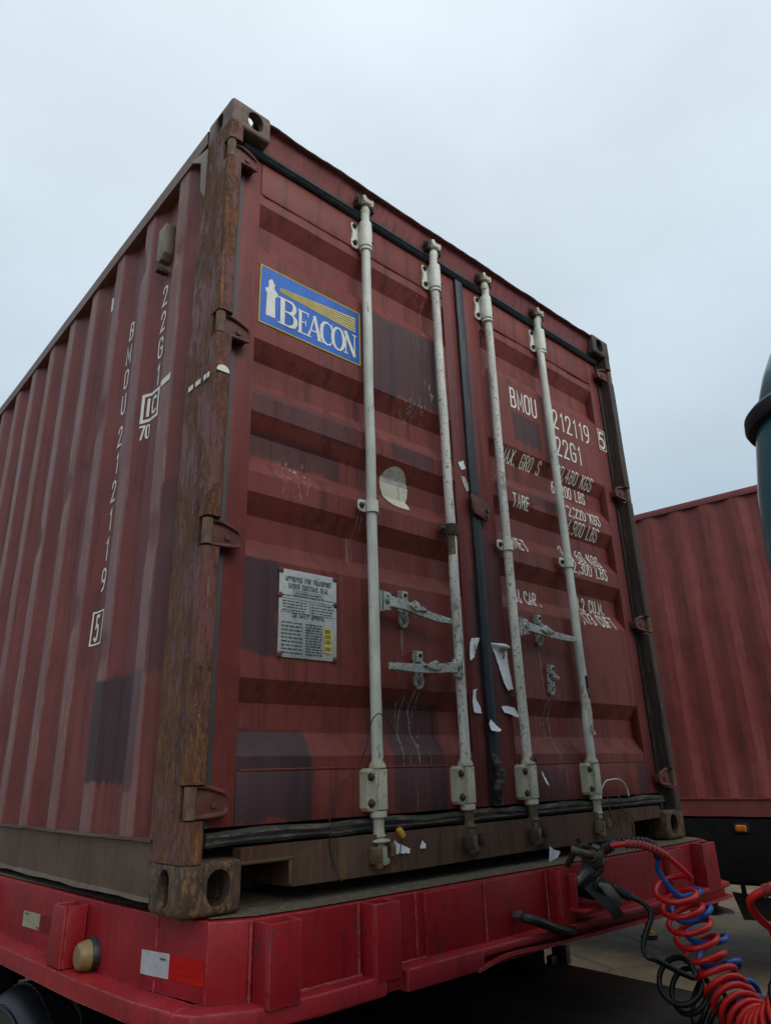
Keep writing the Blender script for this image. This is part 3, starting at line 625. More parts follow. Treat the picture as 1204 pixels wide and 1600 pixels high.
# peeled tape on the outer right rod, splinter and slot
b = B(); tube(b, [(1.803, RY - .001, .60), (1.806, RY - .002, .52), (1.800, RY - .002, .46), (1.794, RY, .43)], [.0194, .0205, .0202, .017], 14)
prism(b, [(1.785, .47), (1.792, .455), (1.812, .435), (1.80, .43)], 1, RY - .030, RY - .021)
h = B(); prism(h, cap(1.807, .645, .012, .055), 1, RY - .0205, RY - .016); prism(h, [(1.801, .625), (1.806, .62), (1.808, .585), (1.804, .575)], 1, RY - .023, RY - .018)
mk('tape_wrap', [(b, 'rod_low'), (h, 'hole')], DR)
# handles and their keepers
def handle(d, x, z, sgn, L, drop, mt='handle'):
    b = B(); x2 = x + sgn * .054
    prism(b, [(x + sgn * .012, z + .032), (x2, z + .030), (x2 + sgn * .004, z - .028), (x + sgn * .012, z - .034)], 1, RY - .024, RY - .014, .002)
    prism(b, [(x + sgn * .010, z + .034), (x + sgn * .020, z + .034), (x + sgn * .020, z - .036), (x + sgn * .010, z - .036)], 1, RY - .024, RY + .012, .002)
    pts = [(x2 - sgn * .012, 0, .020), (x2 + sgn * .05, -.004, .016), (x2 + sgn * .09, -.010, .015), (x2 + sgn * .14, -.014 - drop * .35, .014), (x2 + sgn * L * .75, -.016 - drop * .75, .0125), (x2 + sgn * L, -.016 - drop, .011)]
    up = [(a, z + o + w) for a, o, w in pts]; dn = [(a, z + o - w) for a, o, w in pts][::-1]
    prism(b, up + dn, 1, RY - .030, RY - .016, .004)
    prism(b, [(x2 + sgn * .07, z - .004), (x2 + sgn * .10, z + .016), (x2 + sgn * .16, z - .006 - drop * .4), (x2 + sgn * .10, z - .02)], 1, RY - .038, RY - .029, .002)
    c = B(); lathe(c, [(.0085, 0), (.0085, -.004), (.004, -.006)], (x + sgn * .034, RY - .024, z), 1, 10)
    return mk('door_handle', [(b, mt), (c, 'alloy')], d)
handle(DL, .640, .842, 1, .285, .020); handle(DL, 1.036, .646, -1, .305, .000); handle(DR, 1.379, .838, 1, .325, .004)
def keeper(d, loc, mt='handle'):
    b = prism(B(), [(-.016, .062), (.012, .064), (.018, .056), (.017, -.045), (.010, -.060), (-.008, -.060), (-.016, -.048)], 1, .020, .0285, .002)
    prism(b, [(-.014, .060), (.016, .060), (.016, .022), (-.014, .022)], 1, .004, .0195, .004)
    prism(b, [(.004, .030), (.018, .018), (.040, .010), (.050, .018), (.048, .004), (.020, -.002), (.004, .008)], 1, .000, .012, .003)
    tube(b, [(math.sin(t) * .016, .012 - .004 * math.cos(t), -.044 + math.cos(t) * .019) for t in lin(0, 2 * math.pi, 14)], .0058, 7)
    box(b, -.012, .012, .004, .0195, -.026, -.010, .003)
    h = B(); lathe(h, [(.0075, 0), (.0075, .003)], (.002, .002, .044), 1, 10)
    o = mk('handle_keeper', [(b, mt), (h, 'hole')], d); o.location = loc; return o
kp = keeper(DL, (.786, .033, .838)); inst(kp, (.846, .033, .636), DL); inst(kp, (1.553, .033, .848), DR, scale=(.9, 1, 1))
inst(kp, (1.605, .033, .648), DR, rot=(0, R_(5), 0), scale=(.85, 1, .95))

# ---- decal, data plate, stickers, stencils
def dmap(x0, z0, lift=.0013):
    return lambda u, v, w: Vector((x0 + u, prof(z0 + v) + dente(x0 + u) * dent(x0 + u, z0 + v) - lift - w, z0 + v))
def zc(z0): return [q - z0 for q in ZB]
DW, DH, DX, DZ = .450, .241, .173, 1.743
parts = [(grid(B(), lin(0, DW, 24), lin(0, DH, 12), lambda u, v: dmap(DX, DZ, .0012)(u, v, 0)), 'blue')]
y_ = B(); ribbon(y_, [(.003, .003), (DW - .003, .003), (DW - .003, DH - .003), (.003, DH - .003)], .006, True)
for k in range(6):
    t0, t1 = k / 6, (k + .64) / 6
    L0, L1 = DH * (1 - .262 - .075 * t0), DH * (1 - .262 - .075 * t1); R0, R1 = DH * (1 - .145 - .285 * t0), DH * (1 - .145 - .285 * t1)
    fill(y_, [(DW * .185, L0), (DW * .185, L1), (DW * .945, R1), (DW * .945, R0)], .0003)
parts.append((wrap(y_, dmap(DX, DZ, .0020), lin(0, DW, 24), lin(0, DH, 12)), 'yellow'))
w_ = B()
fill(w_, [(DW * a, DH * (1 - v)) for a, v in ((.066, .83), (.150, .83), (.146, .62), (.146, .47), (.166, .455), (.170, .40), (.150, .385), (.152, .36), (.138, .35), (.136, .30), (.142, .27), (.128, .235), (.118, .195), (.108, .185), (.098, .20), (.082, .24), (.085, .30), (.080, .355), (.060, .365), (.056, .41), (.072, .45), (.070, .62))])
def serif_word(bm):
    def st(pts, ws, k): ribbon(bm, pts, 0, False, .0002 * k, ws, False)
    base = DH * .125
    def Bq(x, h):
        st([(x + .14 * h, 0), (x + .14 * h, h)], [.17 * h] * 2, 1); st([(x - .02 * h, .03 * h), (x + .34 * h, .03 * h)], [.055 * h] * 2, 2); st([(x - .02 * h, .97 * h), (x + .34 * h, .97 * h)], [.055 * h] * 2, 2)
        st([(x + .3 * h, .97 * h), (x + .5 * h, .955 * h), (x + .585 * h, .86 * h), (x + .595 * h, .74 * h), (x + .55 * h, .60 * h), (x + .42 * h, .535 * h), (x + .2 * h, .525 * h)], [.06 * h, .09 * h, .13 * h, .155 * h, .13 * h, .07 * h, .05 * h], 3)
        st([(x + .36 * h, .525 * h), (x + .54 * h, .49 * h), (x + .635 * h, .38 * h), (x + .645 * h, .25 * h), (x + .58 * h, .10 * h), (x + .42 * h, .035 * h), (x + .3 * h, .03 * h)], [.05 * h, .09 * h, .145 * h, .17 * h, .14 * h, .08 * h, .06 * h], 4)
    def E(x, h):
        st([(x + .13 * h, 0), (x + .13 * h, h)], [.17 * h] * 2, 1)
        for zz, L in ((.03, .62), (.97, .58)): st([(x - .02 * h, zz * h), (x + L * h, zz * h)], [.06 * h] * 2, 2)
        st([(x + .1 * h, .51 * h), (x + .44 * h, .51 * h)], [.06 * h] * 2, 3); st([(x + .44 * h, .38 * h), (x + .44 * h, .64 * h)], [.04 * h] * 2, 4)
        st([(x + .60 * h, .0), (x + .625 * h, .26 * h)], [.10 * h, .02 * h], 4); st([(x + .56 * h, h), (x + .575 * h, .78 * h)], [.10 * h, .02 * h], 4)
    def A(x, h):
        st([(x + .05 * h, 0), (x + .37 * h, h)], [.075 * h] * 2, 1); st([(x + .36 * h, h * 1.02), (x + .70 * h, 0)], [.18 * h] * 2, 2); st([(x + .17 * h, .33 * h), (x + .58 * h, .33 * h)], [.06 * h] * 2, 3)
        st([(x - .06 * h, .025 * h), (x + .19 * h, .025 * h)], [.05 * h] * 2, 4); st([(x + .53 * h, .025 * h), (x + .87 * h, .025 * h)], [.05 * h] * 2, 4)
    def C(x, h):
        q = [(.70, .74), (.62, .92), (.42, .99), (.22, .93), (.09, .74), (.075, .5), (.09, .26), (.22, .08), (.42, .01), (.62, .07), (.71, .24)]
        st([(x + a * h, b * h) for a, b in q], [k * h for k in (.05, .06, .07, .13, .18, .20, .18, .13, .07, .06, .04)], 1); st([(x + .70 * h, .66 * h), (x + .70 * h, h)], [.05 * h] * 2, 2)
    def O(x, h):
        q = [(.42 + .345 * math.cos(t), .5 + .485 * math.sin(t)) for t in lin(0, 2 * math.pi, 28)]
        st([(x + a * h, b * h) for a, b in q], [(.07 + .13 * abs(math.cos(t)) ** 1.4) * h for t in lin(0, 2 * math.pi, 28)], 1)
    def N(x, h):
        st([(x + .11 * h, 0), (x + .11 * h, h)], [.065 * h] * 2, 1); st([(x + .66 * h, -.02 * h), (x + .66 * h, h)], [.065 * h] * 2, 1); st([(x + .08 * h, h), (x + .66 * h, 0)], [.19 * h] * 2, 2)
        for a, c, zz in ((-.03, .26, .025), (-.04, .2, .975), (.52, .80, .975)): st([(x + a * h, zz * h), (x + c * h, zz * h)], [.05 * h] * 2, 3)
    n0 = len(bm.verts); Bq(DW * .180, DH * .46); h = DH * .40
    x = DW * .365
    for fn, wd in ((E, .70), (A, .87), (C, .82), (O, .93), (N, .8)): fn(x, h); x += wd * h * .83
    xm = max(v.co.x for v in bm.verts)
    for v in list(bm.verts)[n0:]:
        if v.co.x > DW * .345: v.co.x = DW * .345 + (v.co.x - DW * .345) * (DW * .612) / (xm - DW * .345)
        v.co.y += base; v.co.z += .0003
serif_word(w_)
parts.append((wrap(w_, dmap(DX, DZ, .0020), lin(0, DW, 24), lin(0, DH, 12)), 'decal_white'))
mk('decal', parts, DL, angle=180)

PX, PZ, PWd, PHt = .284, .634, .217, .268
pl = B(); prism(pl, [(PX, PZ), (PX + PWd, PZ), (PX + PWd, PZ + .098), (PX + PWd, PZ + PHt), (PX, PZ + PHt)], 1, PT - .0045, PT - .0015, .0008)
rv = B()
for u, v in ((.006, .262), (.211, .262), (.004, .185), (.213, .178), (.006, .006), (.211, .006)): lathe(rv, [(.0095, .003), (.0095, 0), (.005, -.0035)], (PX + u, PT - .0046, PZ + v), 1, 10)
ink = B(); k = 0
def ctr(s, y, h, asp): text2d(ink, s, h, asp, .17, .3, PWd / 2 - textw(s, h, asp, .3) / 2, y)
ctr('APPROVED FOR TRANSPORT', .232, .0145, .70); ctr('UNDER CUSTOMS SEAL', .210, .0145, .74); ctr('CSC SAFETY APPROVAL', .122, .0125, .66)
ribbon(ink, [(.05, .191), (.165, .191), (.165, .204), (.05, .204)], .0012, True)
for a in ([(.006, .178), (.212, .176)], [(.006, .136), (.212, .135)], [(.112, .176), (.112, .136)]): ribbon(ink, a, .0013)
rnd = random.Random(4)
def dashes(u0, u1, y, h=.0042):
    u = u0
    while u < u1 - .004:
        q = min(rnd.uniform(.006, .02), u1 - u); ribbon(ink, [(u, y), (u + q, y)], h * rnd.uniform(.55, .9), zo=rnd.choice((0, .0004)), ext=False); u += q + rnd.uniform(.002, .004)
dashes(.058, .158, .1975, .006)
for y in (.187,): dashes(.012, .205, y)
for y in (.169, .160, .151, .142): dashes(.012, .100, y); dashes(.118, .205, y)
for y in lin(.014, .104, 8): dashes(.010, .086, y, .0055)
for y in lin(.014, .104, 11): dashes(.098, .160, y, .006)
for v in ink.verts: v.co = Vector((PX + v.co.x, PT - .0052 - v.co.z, PZ + v.co.y))
mk('data_plate', [(pl, 'plate'), (rv, 'hinge'), (ink, 'ink')], DL, angle=30)
b = prism(B(), [(PX + a, PZ + c) for a, c in ((.166, .026), (.196, .022), (.199, .05), (.194, .06), (.201, .075), (.196, .10), (.168, .103), (.165, .08), (.169, .06))], 1, PT - .0068, PT - .0058)
k_ = B()
for y in (.090, .074, .057, .036):
    u = .171
    while u < .192: ribbon(k_, [(PX + u, PZ + y - .005), (PX + u + .001, PZ + y + .005)], .0028); u += rnd.uniform(.004, .0055)
for v in k_.verts: v.co = Vector((v.co.x, PT - .0074 - v.co.z, v.co.y))
mk('sticker', [(b, 'yellow'), (k_, 'ink')], DL)
# peeled oval sticker
out = [(math.cos(t), math.sin(t)) for t in lin(0, 2 * math.pi, 40)[:-1]]
def ov(u, v): return (.806 + .0715 * u, 1.308 + .078 * v)
o1 = [ov(*q) for q in out if q[1] <= .18]; o1 = [q for q in o1 if not (q[0] > .835 and q[1] < 1.27)]
lowpts = [(.735, 1.322), (.738, 1.295), (.748, 1.268), (.765, 1.244), (.788, 1.231), (.815, 1.226), (.850, 1.226), (.868, 1.229), (.870, 1.245), (.864, 1.262), (.874, 1.285), (.878, 1.322)]
UC = [.735 + .012 * k for k in range(1, 12)]; VC = ZB + [1.23 + .015 * k for k in range(12)]
b = wrap(fill(B(), lowpts), dmap(0, 0, .0024), UC, VC); b2 = wrap(fill(B(), [(.7352, 1.3235), (.8778, 1.3235)] + [ov(math.cos(t), math.sin(t)) for t in lin(.22, math.pi - .22, 20)]), dmap(0, 0, .0022), UC, VC)
b3 = B(); ribbon(b3, [(.835, 1.325), (.826, 1.31), (.834, 1.295), (.828, 1.275), (.838, 1.27)], .006); ribbon(b3, [(.76, 1.345), (.79, 1.338), (.82, 1.350), (.85, 1.332)], .008); wrap(b3, dmap(0, 0, .0032), UC, VC)
mk('sticker', [(b, 'oval'), (b2, 'oval_torn'), (b3, 'oval_torn')], DL, angle=40)
# torn paper labels
def scrap(d, pts, y, mt='paper', curl=.006, fold=None):
    q = []; rg = random.Random(int(pts[0][0] * 1000))
    for (a, c), (a2, c2) in zip(pts, pts[1:] + pts[:1]):
        L = math.hypot(a2 - a, c2 - c); n = max(1, int(L / .007))
        for k in range(n): q.append((a + (a2 - a) * k / n + (rg.uniform(-.0016, .0016) if k else 0), c + (c2 - c) * k / n + (rg.uniform(-.0016, .0016) if k else 0)))
    pts = q
    b = fill(B(), pts); bmesh.ops.subdivide_edges(b, edges=[e for e in b.edges if e.calc_length() > .012], cuts=1); zs = [q[1] for q in pts]; zt, zb_ = max(zs), min(zs)
    def f(u, v, w):
        t = (v - zb_) / max(1e-6, zt - zb_); return Vector((u, y - curl * (1 - t) ** 2 - .0015 - .002 * fb(u * 40, v * 40, 1), v))
    return mk('torn_label', [(wrap(b, f), mt)], d, angle=60)
scrap(DL, [(1.127, .749), (1.141, .773), (1.187, .777), (1.174, .756), (1.142, .698), (1.117, .687)], .057)
q = B(); text2d(q, '215', .016, .9, .2, x=0, y=0); wrap(q, lambda u, v, w: Vector((1.146 + v * .7, .0505, .724 + u * .9)));  mk('print', [(q, 'ink')], DL, angle=180)
scrap(DR, [(1.246, .759), (1.261, .76), (1.351, .763), (1.344, .747), (1.342, .702), (1.351, .596), (1.317, .589), (1.297, .628), (1.283, .68), (1.258, .74)], .057, curl=.010)
b = B(); tube(b, [(1.243, .050, .760), (1.28, .045, .757), (1.32, .045, .758), (1.352, .050, .756)], [.003, .007, .008, .005], 8); mk('curled_paper_edge', [(b, 'paper')], DR)
q = B(); ribbon(q, [(1.29, .735), (1.30, .745), (1.32, .742), (1.305, .735), (1.312, .72), (1.305, .71)], .008); wrap(q, lambda u, v, w: Vector((u, .0455, v))); mk('print', [(q, 'ink')], DR, angle=180)
scrap(DL, [(1.129, .582), (1.156, .59), (1.141, .574), (1.142, .546), (1.157, .525), (1.159, .5), (1.121, .502), (1.119, .54)], .057)
scrap(DR, [(1.281, .529), (1.31, .533), (1.36, .528), (1.373, .487), (1.341, .494), (1.319, .502), (1.288, .507)], .057, curl=.02)
scrap(DL, [(1.182, .466), (1.198, .48), (1.243, .442), (1.227, .436), (1.186, .44)], .042, curl=.012)
scrap(con, [(.687, .12), (.704, .108), (.748, .092), (.745, .08), (.684, .082)], .0195, curl=.003); scrap(con, [(.789, .089), (.802, .111), (.815, .098), (.811, .087)], .0195, curl=.003)
scrap(DL, [(1.132, 1.491), (1.168, 1.51), (1.177, 1.475), (1.148, 1.461)], .057, 'tape_white', .001)
scrap(DL, [(1.146, 1.434), (1.165, 1.436), (1.186, 1.414), (1.184, 1.377), (1.169, 1.373), (1.153, 1.408)], .057, 'oval_torn', .001)
scrap(DR, [(1.422, .308), (1.441, .273), (1.448, .244), (1.432, .261)], .008, curl=.012)
# pale drips running down from the keepers
rnd = random.Random(11)
def drip(d, x, z1, z0, w, lean=0.):
    z = z1; u = x; pts = []
    while z > z0:
        pts.append((u, z)); z -= .022; u += rnd.uniform(-.004, .004) + lean
    if len(pts) < 3: return
    n = len(pts); b = B(); ribbon(b, pts, w, False, 0, [w * (1 - .7 * i / n) * rnd.uniform(.6, 1.2) for i in range(n)], False)
    wrap(b, dmap(0, 0, .0008), cuts_v=ZB); mk('drip_mark', [(b, 'drip')], d, angle=180)
for a in ((DL, .782, .765, .655, .009), (DL, .790, .765, .68, .006), (DL, .80, .55, .30, .010, -.0012), (DL, .838, .57, .22, .012, .001), (DL, .862, .565, .44, .006), (DL, .775, .53, .40, .006), (DL, .82, .33, .24, .008), (DR, 1.552, .765, .56, .013, .0008), (DR, 1.60, .59, .40, .010, -.001), (DR, 1.612, .585, .19, .011, .0016), (DR, 1.59, .58, .44, .006), (DR, 1.575, .50, .41, .005), (DL, .600, 1.14, .98, .006), (DL, .615, 1.14, 1.02, .005), (DL, 1.00, 2.26, 2.10, .006), (DR, 1.335 + .02, 2.26, 2.02, .008)): drip(*a)
# stencilled figures on the right door
def stencil(s, xa, z0, h, xb=None, asp=.62, skip=(), sw=.125, stile=False):
    a = asp
    if xb is not None: a = asp * (xb - xa) / textw(s, h, asp, .3)
    x = 0.; i0 = 0
    for wd in s.split(' '):
        b = B(); x2 = text2d(b, wd, h, a, sw, .3, x, 0, skip=[k - i0 for k in skip])
        wrap(b, (lambda u, v, w: Vector((xa + u, .0565 - .0009 - w, z0 + v))) if stile else dmap(xa, z0), cuts_v=zc(z0), cuts_u=[q * .03 for q in range(1, 14)])
        mk('lettering', [(b, 'white')], DR, angle=180); x = x2 + (GW[' '] + .3) * h * a; i0 += len(wd) + 1
stencil('BMOU', 1.540, 1.897, .097, 1.735, sw=.105); stencil('212119', 1.872, 1.897, .097, 2.190, sw=.105); stencil('22G1', 1.872, 1.746, .097, 2.085, sw=.105)
stencil('5', 2.290, 1.905, .092, 2.330, stile=True)
b = B(); ribbon(b, [(2.277, 1.893), (2.343, 1.893), (2.343, 2.012), (2.277, 2.012)], .0045, True); wrap(b, lambda u, v, w: Vector((u, .0548, v))); mk('lettering', [(b, 'white')], DR, angle=180)
H_ = .056
stencil('MAX. GROSS', 1.462, 1.612, H_, 1.745, skip=(8,)); stencil('30,480 KGS', 1.862, 1.630, H_, 2.168); stencil('67,200 LBS', 1.850, 1.552, H_, 2.128)
stencil('TARE', 1.486, 1.390, H_, 1.598); stencil('2,220 KGS', 1.908, 1.434, H_, 2.178); stencil('4,900 LBS', 1.900, 1.356, H_, 2.158)
stencil('NET', 1.470, 1.190, H_, 1.562); stencil('28,260 KGS', 1.842, 1.222, H_, 2.168, skip=(1, 3)); stencil('62,300 LBS', 1.856, 1.154, H_, 2.172)
stencil('CU CAP.', 1.462, .962, H_, 1.642); stencil('33.2 CU.M.', 1.903, .990, H_, 2.165); stencil('1,173 CUFT', 1.892, .920, H_, 2.196, skip=(0,))

# ------------------------------------------------------------------ loose things on the container
b = tube(B(), spline([(.689, 0, .418), (.653, -.004, .455), (.617, -.006, .479), (.587, -.004, .454), (.573, 0, .395), (.552, .02, .325), (.5, .035, .281), (.467, .03, .248), (.447, .025, .207), (.442, .01, .172), (.44, .01, .127), (.451, .008, .079), (.473, 0, .033)], 6), .0018, 6)
tag(mk('loose_wire', [(b, 'wire')]), 'thin dark wire looping off the leftmost lock rod down to the sill', 'wire')
b = tube(B(), spline([(1.838, .035, .19), (1.850, .03, .225), (1.876, .025, .25), (1.906, .02, .256), (1.956, .02, .257), (1.999, .025, .249), (2.03, .03, .233), (2.05, .035, .212), (2.054, .035, .186)], 6), .0026, 6)
tag(mk('cable_tie', [(b, 'white')]), 'pale plastic cable tie arching beside the rightmost lock rod foot', 'cable tie')
b = B()
for k in range(7):
    rnd = random.Random(k); x = 1.83 + rnd.uniform(0, .14)
    tube(b, spline([(x, .03, .20 + rnd.uniform(-.01, .03)), (x + rnd.uniform(-.03, .05), .015, .18), (x + rnd.uniform(-.02, .08), .012, .14), (x + rnd.uniform(-.02, .12), .012, .08 + rnd.uniform(-.03, .03))], 5), .0014, 5)
tag(mk('wire_tangle', [(b, 'wire')]), 'tangle of thin rusty wires hanging by the rightmost rod foot', 'wire')
b = box(B(), -.016, .016, -.010, .008, -.008, .008, .004); w = B(); tube(w, spline([(.01, 0, -.006), (.03, -.004, -.03), (.045, 0, -.05), (.05, .004, -.065)], 5), .0014, 5)
o = mk('bolt_seal', [(b, 'seal'), (w, 'wire')], loc=(.707, .012, .138)); o.rotation_euler = (0, R_(52), 0); tag(o, 'small yellow security seal hanging over a paper scrap on the sill', 'seal')
b = B(); pts = [(-.02, -.06), (-.012, -.012), (.004, .0), (.030, -.030), (.048, -.038), (.040, -.056), (.022, -.066), (.012, -.088), (-.006, -.092), (-.014, -.084)]
fill(b, pts); bmesh.ops.subdivide_edges(b, edges=b.edges, cuts=2); wrap(b, lambda u, v, w_: Vector((u, .012 * math.sin(u * 90) + .004 * fb(u * 30, v * 30, 0), v)))
geo = bmesh.ops.solidify(b, geom=b.faces[:], thickness=.0015)
w = B()
for k in range(4): tube(w, [(-.004 + .005 * math.sin(t), .002 + .003 * math.sin(t * 2), .004 + k * .012 + .008 * math.cos(t)) for t in lin(0, 2 * math.pi, 10)], .0014, 5)
tag(mk('plastic_tag', [(b, 'paper'), (w, 'steel')], loc=(1.412, -.002, .062)), 'crumpled white plastic tag dangling on wire below the third lock rod', 'tag')
b = B(); tube(b, spline([(1.366, .008, .345), (1.378, .004, .335), (1.390, .006, .345), (1.40, .01, .332), (1.412, .012, .345)], 5), .0025, 6); tube(b, spline([(1.37, .006, .352), (1.385, .003, .338), (1.395, .008, .33)], 5), .0022, 6)
tag(mk('twisted_wire', [(b, 'wire')]), 'short twisted wire wound on the foot of the third lock rod', 'wire')

# ------------------------------------------------------------------ red trailer
trl = root('flatbed_trailer', 'red painted flatbed trailer nose under the near container, with stake pockets and reflective tape', 'trailer')
TB = -.170
TO = [(-.06, 6.5), (-.015, 1.3), (.012, .45), (.030, .20), (.062, -.022), (.155, -.070), (.30, -.086), (2.2, -.100), (2.43, -.088), (2.485, -.035), (2.52, 6.5)]
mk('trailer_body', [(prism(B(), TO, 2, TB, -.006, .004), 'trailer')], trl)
cx, cy = 1.22, 3.2
inset = [(x + (.014 if x < cx else -.014), y + (.014 if y < cy else -.014)) for x, y in TO]
b = fill(B(), inset, -.0022); mk('deck', [(b, 'deck')], trl)
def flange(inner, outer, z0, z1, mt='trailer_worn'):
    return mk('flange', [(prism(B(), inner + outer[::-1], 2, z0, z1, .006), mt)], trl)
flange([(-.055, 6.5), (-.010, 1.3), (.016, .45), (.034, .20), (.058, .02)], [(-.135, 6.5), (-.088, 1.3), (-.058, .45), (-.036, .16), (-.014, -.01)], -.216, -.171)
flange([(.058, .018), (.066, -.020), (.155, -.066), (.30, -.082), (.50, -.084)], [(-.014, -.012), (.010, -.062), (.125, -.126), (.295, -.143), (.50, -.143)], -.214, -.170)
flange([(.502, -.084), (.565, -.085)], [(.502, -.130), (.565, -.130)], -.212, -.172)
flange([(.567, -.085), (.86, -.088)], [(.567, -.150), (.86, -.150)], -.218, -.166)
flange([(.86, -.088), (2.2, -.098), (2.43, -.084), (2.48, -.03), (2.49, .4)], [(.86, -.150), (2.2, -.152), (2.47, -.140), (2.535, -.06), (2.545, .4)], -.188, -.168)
sp = [(v.x, v.z) for v in spline([(.84, 0, -.216), (.90, 0, -.206), (.99, 0, -.198), (1.2, 0, -.206), (1.5, 0, -.212), (2.2, 0, -.222), (2.46, 0, -.220)], 8)]
b = prism(B(), [(u, v + .005) for u, v in sp] + [(u, v - .005) for u, v in sp[::-1]], 1, -.152, -.120, .002)
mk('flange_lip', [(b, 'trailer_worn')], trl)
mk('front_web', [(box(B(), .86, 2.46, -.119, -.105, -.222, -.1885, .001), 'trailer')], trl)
mk('under_plate', [(prism(B(), [(x + (.06 if x < cx else -.06), y + (.05 if y < cy else -.05)) for x, y in TO], 2, -.20, -.172), 'black')], trl)
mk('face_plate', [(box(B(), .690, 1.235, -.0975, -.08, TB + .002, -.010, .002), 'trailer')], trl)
def bead(pts, r=.004, seed=0):
    b = tube(B(), [(x + .002 * fb(i * .9, seed, 1), y + .002 * fb(i * .9, seed, 5), z) for i, (x, y, z) in enumerate(pts)], [r * (.75 + .6 * abs(fb(i * 1.3, seed, 9))) for i in range(len(pts))], 7)
    return mk('weld_bead', [(b, 'trailer_worn')], trl)
def vbead(x, y, s=0, z0=TB, z1=-.008): bead([(x, y, z) for z in lin(z0, z1, max(4, int((z1 - z0) * 160)))], .0042, s)
def pocket(x0, x1, y0, y1, z0, z1, open_):
    """open-topped stake pocket: three walls and a dark inside"""
    b = B(); t = .009
    if open_ == 'y': box(b, x0, x1, y0, y0 + t, z0, z1, .003); box(b, x0, x0 + t, y0 + t, y1, z0, z1, .002); box(b, x1 - t, x1, y0 + t, y1, z0, z1, .002)
    else: box(b, x0, x0 + t, y0, y1, z0, z1, .003); box(b, x0 + t, x1, y0, y0 + t, z0, z1, .002); box(b, x0 + t, x1, y1 - t, y1, z0, z1, .002)
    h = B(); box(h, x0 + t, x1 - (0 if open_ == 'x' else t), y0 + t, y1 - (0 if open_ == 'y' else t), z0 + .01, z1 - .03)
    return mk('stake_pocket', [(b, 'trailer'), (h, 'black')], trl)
pocket(.150, .238, -.146, -.078, -.176, -.007, 'y'); pocket(.466, .552, -.146, -.084, -.180, -.007, 'y'); pocket(2.26, 2.375, -.150, -.088, -.178, -.006, 'y')
pocket(1.262, 1.330, -.142, -.092, -.176, -.007, 'y'); pocket(2.02, 2.13, -.125, -.095, -.176, -.012, 'y')
pocket(-.058, .004, .565, .665, -.168, -.018, 'x'); pocket(-.078, -.012, 1.43, 1.54, -.168, -.018, 'x')
for i, (x, y) in enumerate(((.146, -.072), (.456, -.089), (.660, -.090), (.938, -.099), (1.252, -.095), (.242, -.083), (.558, -.09))): vbead(x, y, i * 3)
vbead(.034, .175, 71, TB, -.146); vbead(.034, .175, 72, -.082, -.008); bead([(x, -.090 - .004, TB + .001) for x in lin(.24, .46, 24)], .005, 41); bead([(x, -.092, TB + .003) for x in lin(.57, 1.25, 50)], .005, 42)
bead([(-.012 + .045 * ((1.3 - y) / 1.1), y, TB + .002) for y in lin(1.4, .2, 50)], .004, 43)
# tapes, lamp
def facex(y):
    for (x0, y0), (x1, y1) in zip(TO, TO[1:]):
        if y1 <= y <= y0 and x1 < 1: return x0 + (x1 - x0) * (y0 - y) / (y0 - y1)
    return .062
def tape(y0, y1, z0, z1, dz, mt):
    ys = lin(y0, y1, 8); b = grid(B(), ys, [z0, z1], lambda y, z: Vector((facex(y) - .0012, y, z + dz * (y0 - y)))); bmesh.ops.solidify(b, geom=b.faces[:], thickness=-.0012)
    return mk('reflective_tape', [(b, mt)], trl)
tape(.240, .118, -.140, -.088, .03, 'tape_white'); tape(.117, -.018, -.138, -.087, .03, 'tape_red')
tape(1.075, .925, -.128, -.083, .02, 'tape_cream'); tape(.924, .780, -.126, -.082, .02, 'tape_dull')
q = B()
for u, w_, z in ((1.05, .025, -.089), (.945, .03, -.118), (.152, .02, -.098)): ribbon(q, [(u, z), (u - w_, z)], .004)
wrap(q, lambda u, v, w: Vector((facex(u) - .0032, u, v))); mk('print', [(q, 'ink')], trl, angle=180)
b = lathe(B(), [(.043, .006), (.043, -.006), (.041, -.012)], (.006, .50, -.132), 0, 24); l = lathe(B(), [(.038, -.0125), (.037, -.022), (.032, -.038), (.026, -.043), (.010, -.045)], (.006, .50, -.132), 0, 24)
h = lathe(B(), [(.004, 0), (.004, -.003)], (-.034, .505, -.120), 0, 8)
mk('marker_lamp', [(b, 'rubber'), (l, 'lamp'), (h, 'hole')], trl)
# coupling bracket, air couplings, socket
b = box(B(), 1.30, 1.46, -.200, -.092, -.130, -.122, .002); box(b, 1.31, 1.318, -.17, -.092, -.122, -.02, .002); box(b, 1.345, 1.43, -.11, -.098, -.215, -.13, .002)
mk('coupling_bracket', [(b, 'trailer')], trl)
def gladhand(mt, loc, rot):
    b = B(); lathe(b, [(.018, -.03), (.020, -.01), (.034, .0), (.036, .012), (.028, .022), (.012, .026)], (0, 0, 0), 0, 18)
    prism(b, [(-.012, .030), (.010, .044), (.030, .036), (.034, .010), (.022, -.002), (.002, .006)], 1, -.014, .014, .004)
    tube(b, spline([(-.02, 0, 0), (-.05, .004, -.002), (-.075, .022, -.008), (-.085, .055, -.01)], 5), .0135, 10); box(b, .004, .014, -.042, -.026, -.012, .012, .003)
    o = mk('air_coupling', [(b, mt)], trl, loc=loc); o.rotation_euler = rot; return o
gladhand('steel', (1.400, -.185, .022), (R_(20), R_(15), R_(25))); gladhand('alloy', (1.412, -.165, -.012), (R_(-25), R_(-12), R_(10)))
b = tube(B(), spline([(1.330, -.095, .0), (1.326, -.135, .045), (1.345, -.16, .062), (1.375, -.165, .040), (1.385, -.165, .018)], 6), .0105, 9); tube(b, [(1.352, -.14, .06), (1.346, -.138, .085)], [.006, .009], 8)
tube(b, spline([(1.31, -.10, -.045), (1.33, -.14, -.055), (1.37, -.17, -.03), (1.40, -.18, -.005)], 6), .015, 10)
